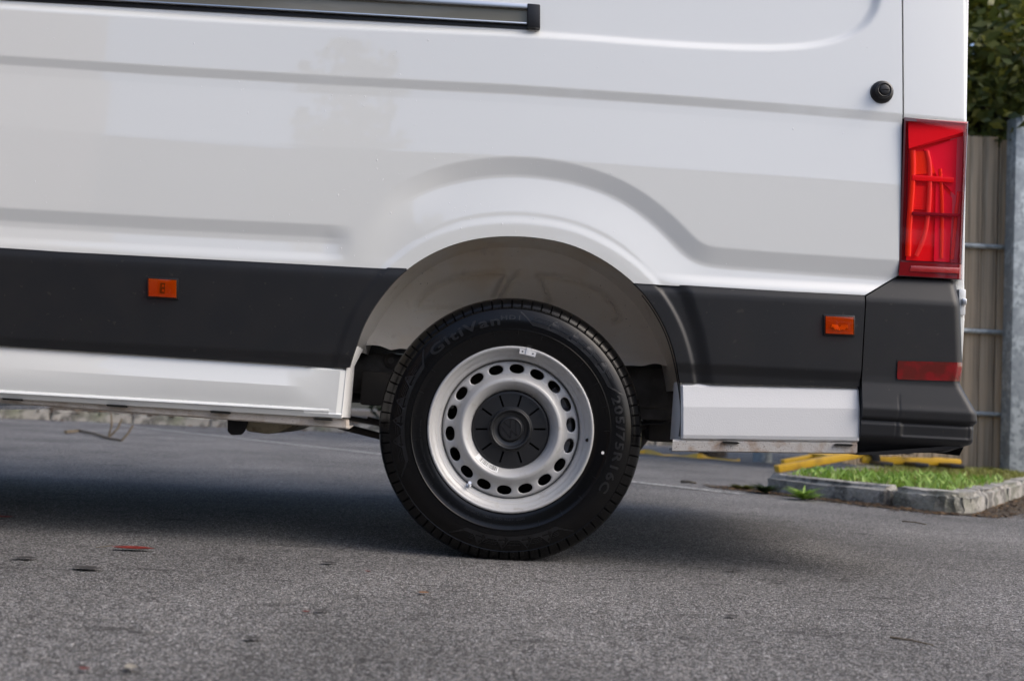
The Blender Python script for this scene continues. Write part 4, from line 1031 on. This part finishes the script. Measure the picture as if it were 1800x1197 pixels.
def crown(name, blobs, n, size, m, parent, flat=.0):
    V = []; F = []; T = []
    tot = sum(b[3] ** 2 for b in blobs)
    for (cx, cy, cz, r) in blobs:
        bt = random.uniform(-.15, .15)
        for k in range(int(n * r * r / tot)):
            d = Vector((random.gauss(0, 1), random.gauss(0, 1), random.gauss(0, 1))).normalized() * r * random.random() ** .4
            p = Vector((cx, cy, cz)) + d; s = size * random.uniform(.6, 1.3); a = Vector((random.gauss(0, 1), random.gauss(0, 1), random.gauss(0, .6))).normalized(); c_ = a.cross(Vector((random.gauss(0, 1), random.gauss(0, 1), random.gauss(0, 1)))).normalized(); b = len(V)
            V += [p - a * s, p + c_ * s * .5 + Vector((0, 0, s * .1)), p + a * s, p - c_ * s * .5 + Vector((0, 0, s * .1))]; F.append((b, b + 1, b + 2, b + 3)); t = min(1, max(0, random.random() * .8 + bt)); T += [t] * 4
    o = mesh(name, V, F, m, parent, smooth=False); x = o.data.attributes.new('tone', 'FLOAT', 'POINT'); x.data.foreach_set('value', T); return o
def tree(name, loc, h, rad, n, label, seed, leaf=.07, m=None, z_low=.35):
    random.seed(seed); t = tag(empty(name, loc), label, 'tree', 'trees'); x, y, z = loc
    pts = [Vector((x + random.uniform(-.1, .1) * i, y + random.uniform(-.1, .1) * i, z + h * .8 * i / 5)) for i in range(6)]
    pts[0] = Vector(loc); tube('trunk', pts, [.16 - .024 * i for i in range(6)], M_BARK, t, 10)
    blobs = []
    for k in range(26):
        a = random.uniform(0, 6.28); q = random.uniform(.15, 1); zz = z + h * random.uniform(z_low, 1.0); rr = rad * q * (1.1 - .5 * abs((zz - z) / h - .6))
        blobs.append((x + rr * math.cos(a), y + rr * math.sin(a), zz, rad * random.uniform(.28, .48)))
        if k % 3 == 0:
            s = pts[random.randint(2, 5)]; e = Vector(blobs[-1][:3]); mid = (s + e) / 2 + Vector((0, 0, .2)); tube('limb', [s, mid, e], [.05, .035, .012], M_BARK, t, 6)
    crown('crown', blobs, n, leaf, m or M_FOL, t); return t
f0 = at(1752, 120, FY + 1.9)
tree('broadleaf_tree', (f0.x, FY + 2.0, 0), 6.2, 1.9, 42000, 'leafy tree rising over the fence beside the back of the van', 3)
tree('broadleaf_tree', (f0.x + 2.9, FY + 2.4, 0), 6.8, 2.0, 14000, 'leafy tree behind the fence beyond the steel post', 5)
tree('broadleaf_tree', (f0.x - 2.9, FY + 2.3, 0), 6.5, 2.0, 14000, 'leafy tree behind the fence hidden mostly by the van', 8)
random.seed(21)
# low dark ivy hedge between the far kerb and the fence
hx0, hx1 = e0.x, e1.x; bl = []
for i in range(60):
    t = random.random(); q = e0 + (e1 - e0) * t + kn_ * random.uniform(1.5, 2.6); bl.append((q.x, q.y, random.uniform(.3, 1.3), random.uniform(.35, .6)))
hd = tag(empty('ivy_hedge', (e0.x, e0.y, .2)), 'dark ivy hedge behind the far kerb, seen under the van', 'hedge')
crown('foliage', bl, 16000, .06, M_IVY, hd)
tag(hd, None)
# yellow edging strip and grey bollard glimpsed under the tail
g0, g1 = atg(1120, 799), atg(1300, 813)
yz = empty('yellow_hose', (g0.x, g0.y, 0)); tag(yz, 'yellow flat hose lying on the ground under the tail of the van', 'hose')
V = []; F = []
for i in range(25):
    t = i / 24; p = g0.lerp(g1, t); wv = .03 * math.sin(t * 19); p = p + Vector((0, wv * 3, 0)); V += [(p.x, p.y - .05, .015), (p.x, p.y, .03 + .035 * max(0, math.sin(t * 13))), (p.x, p.y + .07, .015)]
for i in range(24): F += [(i * 3, i * 3 + 3, i * 3 + 4, i * 3 + 1), (i * 3 + 1, i * 3 + 4, i * 3 + 5, i * 3 + 2)]
mesh('hose_band', V, F, M_YELLOW, yz)
g = atg(1340, 812); bo = tag(empty('bollard', (g.x, g.y, 0)), 'grey round post standing behind the yellow barriers', 'bollard')
lathe_p = [(.10, 0), (.10, .95), (.085, .99), (0, 1.0)]
V = []; F = []
for k in range(24):
    for r, z in lathe_p: V.append((g.x + r * math.cos(k * .2618), g.y + r * math.sin(k * .2618), z))
for k in range(24):
    for i in range(3): F.append((k * 4 + i, ((k + 1) % 24) * 4 + i, ((k + 1) % 24) * 4 + i + 1, k * 4 + i + 1))
mesh('post_body', V, F, M_GALV, bo)

# ================================================================== small things on the asphalt
def leaf(name, px, py, L, wid, rz, m, label, curl=.25, cat='leaf', group=None, fold=.25):
    g = atg(px, py); V = []; F = []; s = 8
    for i in range(s + 1):
        q = i / s; x = (q - .5) * L; w_ = wid * math.sin(math.pi * min(.98, .04 + q * .95)) ** .8; z = .003 + curl * L * (q - .5) ** 2
        V += [(x, -w_, z + w_ * fold), (x, 0, z), (x, w_, z + w_ * fold * 1.3)]
        if i < s: F += [(i * 3, i * 3 + 3, i * 3 + 4, i * 3 + 1), (i * 3 + 1, i * 3 + 4, i * 3 + 5, i * 3 + 2)]
    o = mesh(name, V, F, m, None); o.location = (g.x, g.y, .002); o.rotation_euler = (0, 0, R(rz)); return tag(o, label, cat, group)
r1 = leaf('fallen_leaf', 234, 968, .105, .017, 6, M_LEAF_R, 'slender red leaf lying on the asphalt at lower left', .12)
g = atg(196, 967); st = tube('leaf_stalk', [(-.052, .0, .01), (-.075, -.004, .006), (-.092, .0, .004)], .0011, M_TWIG, None, 5); st.parent = r1
leaf('fallen_petal', 538, 1080, .016, .006, 20, M_PETAL, 'small dark red petal on the asphalt left of the wheel', .6, 'petal')
leaf('fallen_petal', 149, 1182, .018, .006, -10, M_PETAL, 'red scrap near the bottom left corner of the asphalt', .5, 'petal')
leaf('fallen_petal', 646, 1008, .016, .006, -15, M_PETAL, 'red scrap on the asphalt just left of the tyre', .5, 'petal')
leaf('fallen_leaf', 6, 912, .06, .012, 5, M_LEAF_R, 'red leaf scrap at the left edge in the van shadow', .3)
for i, (x, y, L, wd, rz, lab) in enumerate((
    (45, 984, .055, .016, 4, 'dark wet leaf scrap at the left edge of the asphalt'), (153, 1002, .070, .018, -8, 'dark wet leaf scrap just below the red leaf, largest on the left'),
    (284, 930, .050, .014, 3, 'dark wet leaf scrap above and right of the red leaf'), (567, 1077, .030, .009, -6, 'dark leaf sliver beside the small red petal'),
    (444, 1126, .034, .009, 5, 'dark leaf sliver low in the foreground left of the wheel'), (578, 992, .042, .012, -4, 'dark leaf scrap on the asphalt near the tyre, left'),
    (515, 948, .030, .009, 8, 'dark leaf sliver in the shadow left of the tyre'), (1291, 1005, .040, .013, -10, 'dark leaf scrap right of the tyre in the penumbra'),
    (1369, 1025, .060, .008, -6, 'long dark leaf sliver right of the tyre'), (1330, 951, .050, .010, -8, 'dark leaf sliver under the tail of the van'),
    (1390, 948, .075, .008, -5, 'thin dark strip of leaf under the bumper'), (1256, 936, .04, .01, 4, 'dark leaf scrap in the shadow behind the tyre'),
    (1490, 1022, .05, .007, -5, 'faint dark sliver on the asphalt in front of the island'), (1286, 1086, .03, .010, 12, 'dark leaf crumb low in the foreground right of the wheel'),
    (745, 1045, .022, .010, 8, 'brown crumb on the asphalt in front of the tyre'), (938, 984, .022, .009, 15, 'orange brown leaf scrap touching the tyre foot'))):
    leaf('leaf_scrap', x, y, L, wd, rz, M_LEAF_B if 'brown' in lab else M_LEAF_D, lab, .06, group='leaf scraps on the asphalt', fold=.1)
leaf('fallen_leaf', 230, 1180, .018, .012, 30, M_PEB, 'pale beige crumb at the bottom of the picture, left', .5, 'leaf')
def twig(name, pts, r, label, side=()):
    P = [Vector(atg(x, y)) + Vector((0, 0, z)) for x, y, z in pts]; o = empty(name, P[0]); tag(o, label, 'twig')
    tube('stem', P, [r * (1 - .5 * i / len(P)) for i in range(len(P))], M_TWIG, o, 6)
    for a, *q in side:
        b = P[a]; tube('side_shoot', [b] + [b + Vector(v) for v in q], r * .55, M_TWIG, o, 5)
    return o
twig('fallen_twig', [(115, 763, .02), (140, 762, .025), (165, 766, .02), (190, 773, .015), (214, 776, .01)], .016, 'pale forked twig lying on the road beyond the van', [(3, (.02, .0, .10), (.0, .02, .20)), (3, (.07, .0, .08), (.09, .02, .16)), (4, (.04, .0, .05), (.07, .02, .12))])
twig('fallen_twig', [(1586, 917, .004), (1610, 920, .006), (1628, 923, .004)], .0035, 'short dark twig on the asphalt below the kerb corner')
twig('fallen_twig', [(1565, 1122, .003), (1600, 1128, .004), (1640, 1136, .003)], .0022, 'thin twig on the asphalt at the lower right')
twig('fallen_twig', [(1198, 848, .008), (1212, 850, .012), (1224, 851, .008)], .010, 'dark twig on the road just right of the tyre beyond the van')

# ================================================================== behind the camera: what the paint reflects, and a block added for shade
wh = tag(empty('trade_unit', (0, -15, 0)), 'long low grey trade unit across the yard, seen mirrored in the paint', 'building')
box('wall', (-30, -22, 0), (16, -15, 5.7), M_WALL, wh, 0)
mesh('roof', [(-30.3, -14.7, 5.7), (16.3, -14.7, 5.7), (16.3, -18.5, 6.7), (-30.3, -18.5, 6.7), (-30.3, -22.3, 5.7), (16.3, -22.3, 5.7)], [(0, 1, 2, 3), (3, 2, 5, 4)], M_ROOF, wh, smooth=False)
for x0 in (-3.2, 0.9, 4.9, 8.9):
    box('shutter', (x0, -14.98, 0), (x0 + 3.2, -14.9, 3.6), M_SHUTTER, wh, 0)
    box('door_frame', (x0 - .34, -15.0, 0), (x0, -14.6, 3.9), M_FRAME_W, wh, .01); box('door_frame', (x0 + 3.2, -15.0, 0), (x0 + 3.46, -14.6, 3.9), M_FRAME_W, wh, .01)
    box('door_frame', (x0, -15.0, 3.6), (x0 + 3.2, -14.8, 3.85), M_FRAME_W, wh, .01)
tb = tag(empty('shade_block', (-8, -7, 0)), 'unseen tall dark block added to dim the sky light on the front of the van', 'building')  # added out of view to hold sky light off the van's front half
M_BRICK = mat('dark_brick', (.16, .12, .10), .85, var=[(3, (.11, .085, .075), .4, .65)])
box('wall', (-24, -13, 0), (-6.6, -5.6, 7.5), M_BRICK, tb, 0)
box('parapet', (-24.1, -13.1, 7.5), (-6.5, -5.5, 7.75), M_CONC, tb, .02)
for i in range(4):
    for z in (1.0, 4.6): box('window', (-9.2 - i * 3.6, -5.62, z), (-7.8 - i * 3.6, -5.54, z + 1.7), M_SHUTTER, tb, 0)
tree('yard_tree', (-1.5, -8.5, 0), 4.4, 1.25, 7000, 'tree across the yard mirrored in the paint above the wheel', 11, .10)
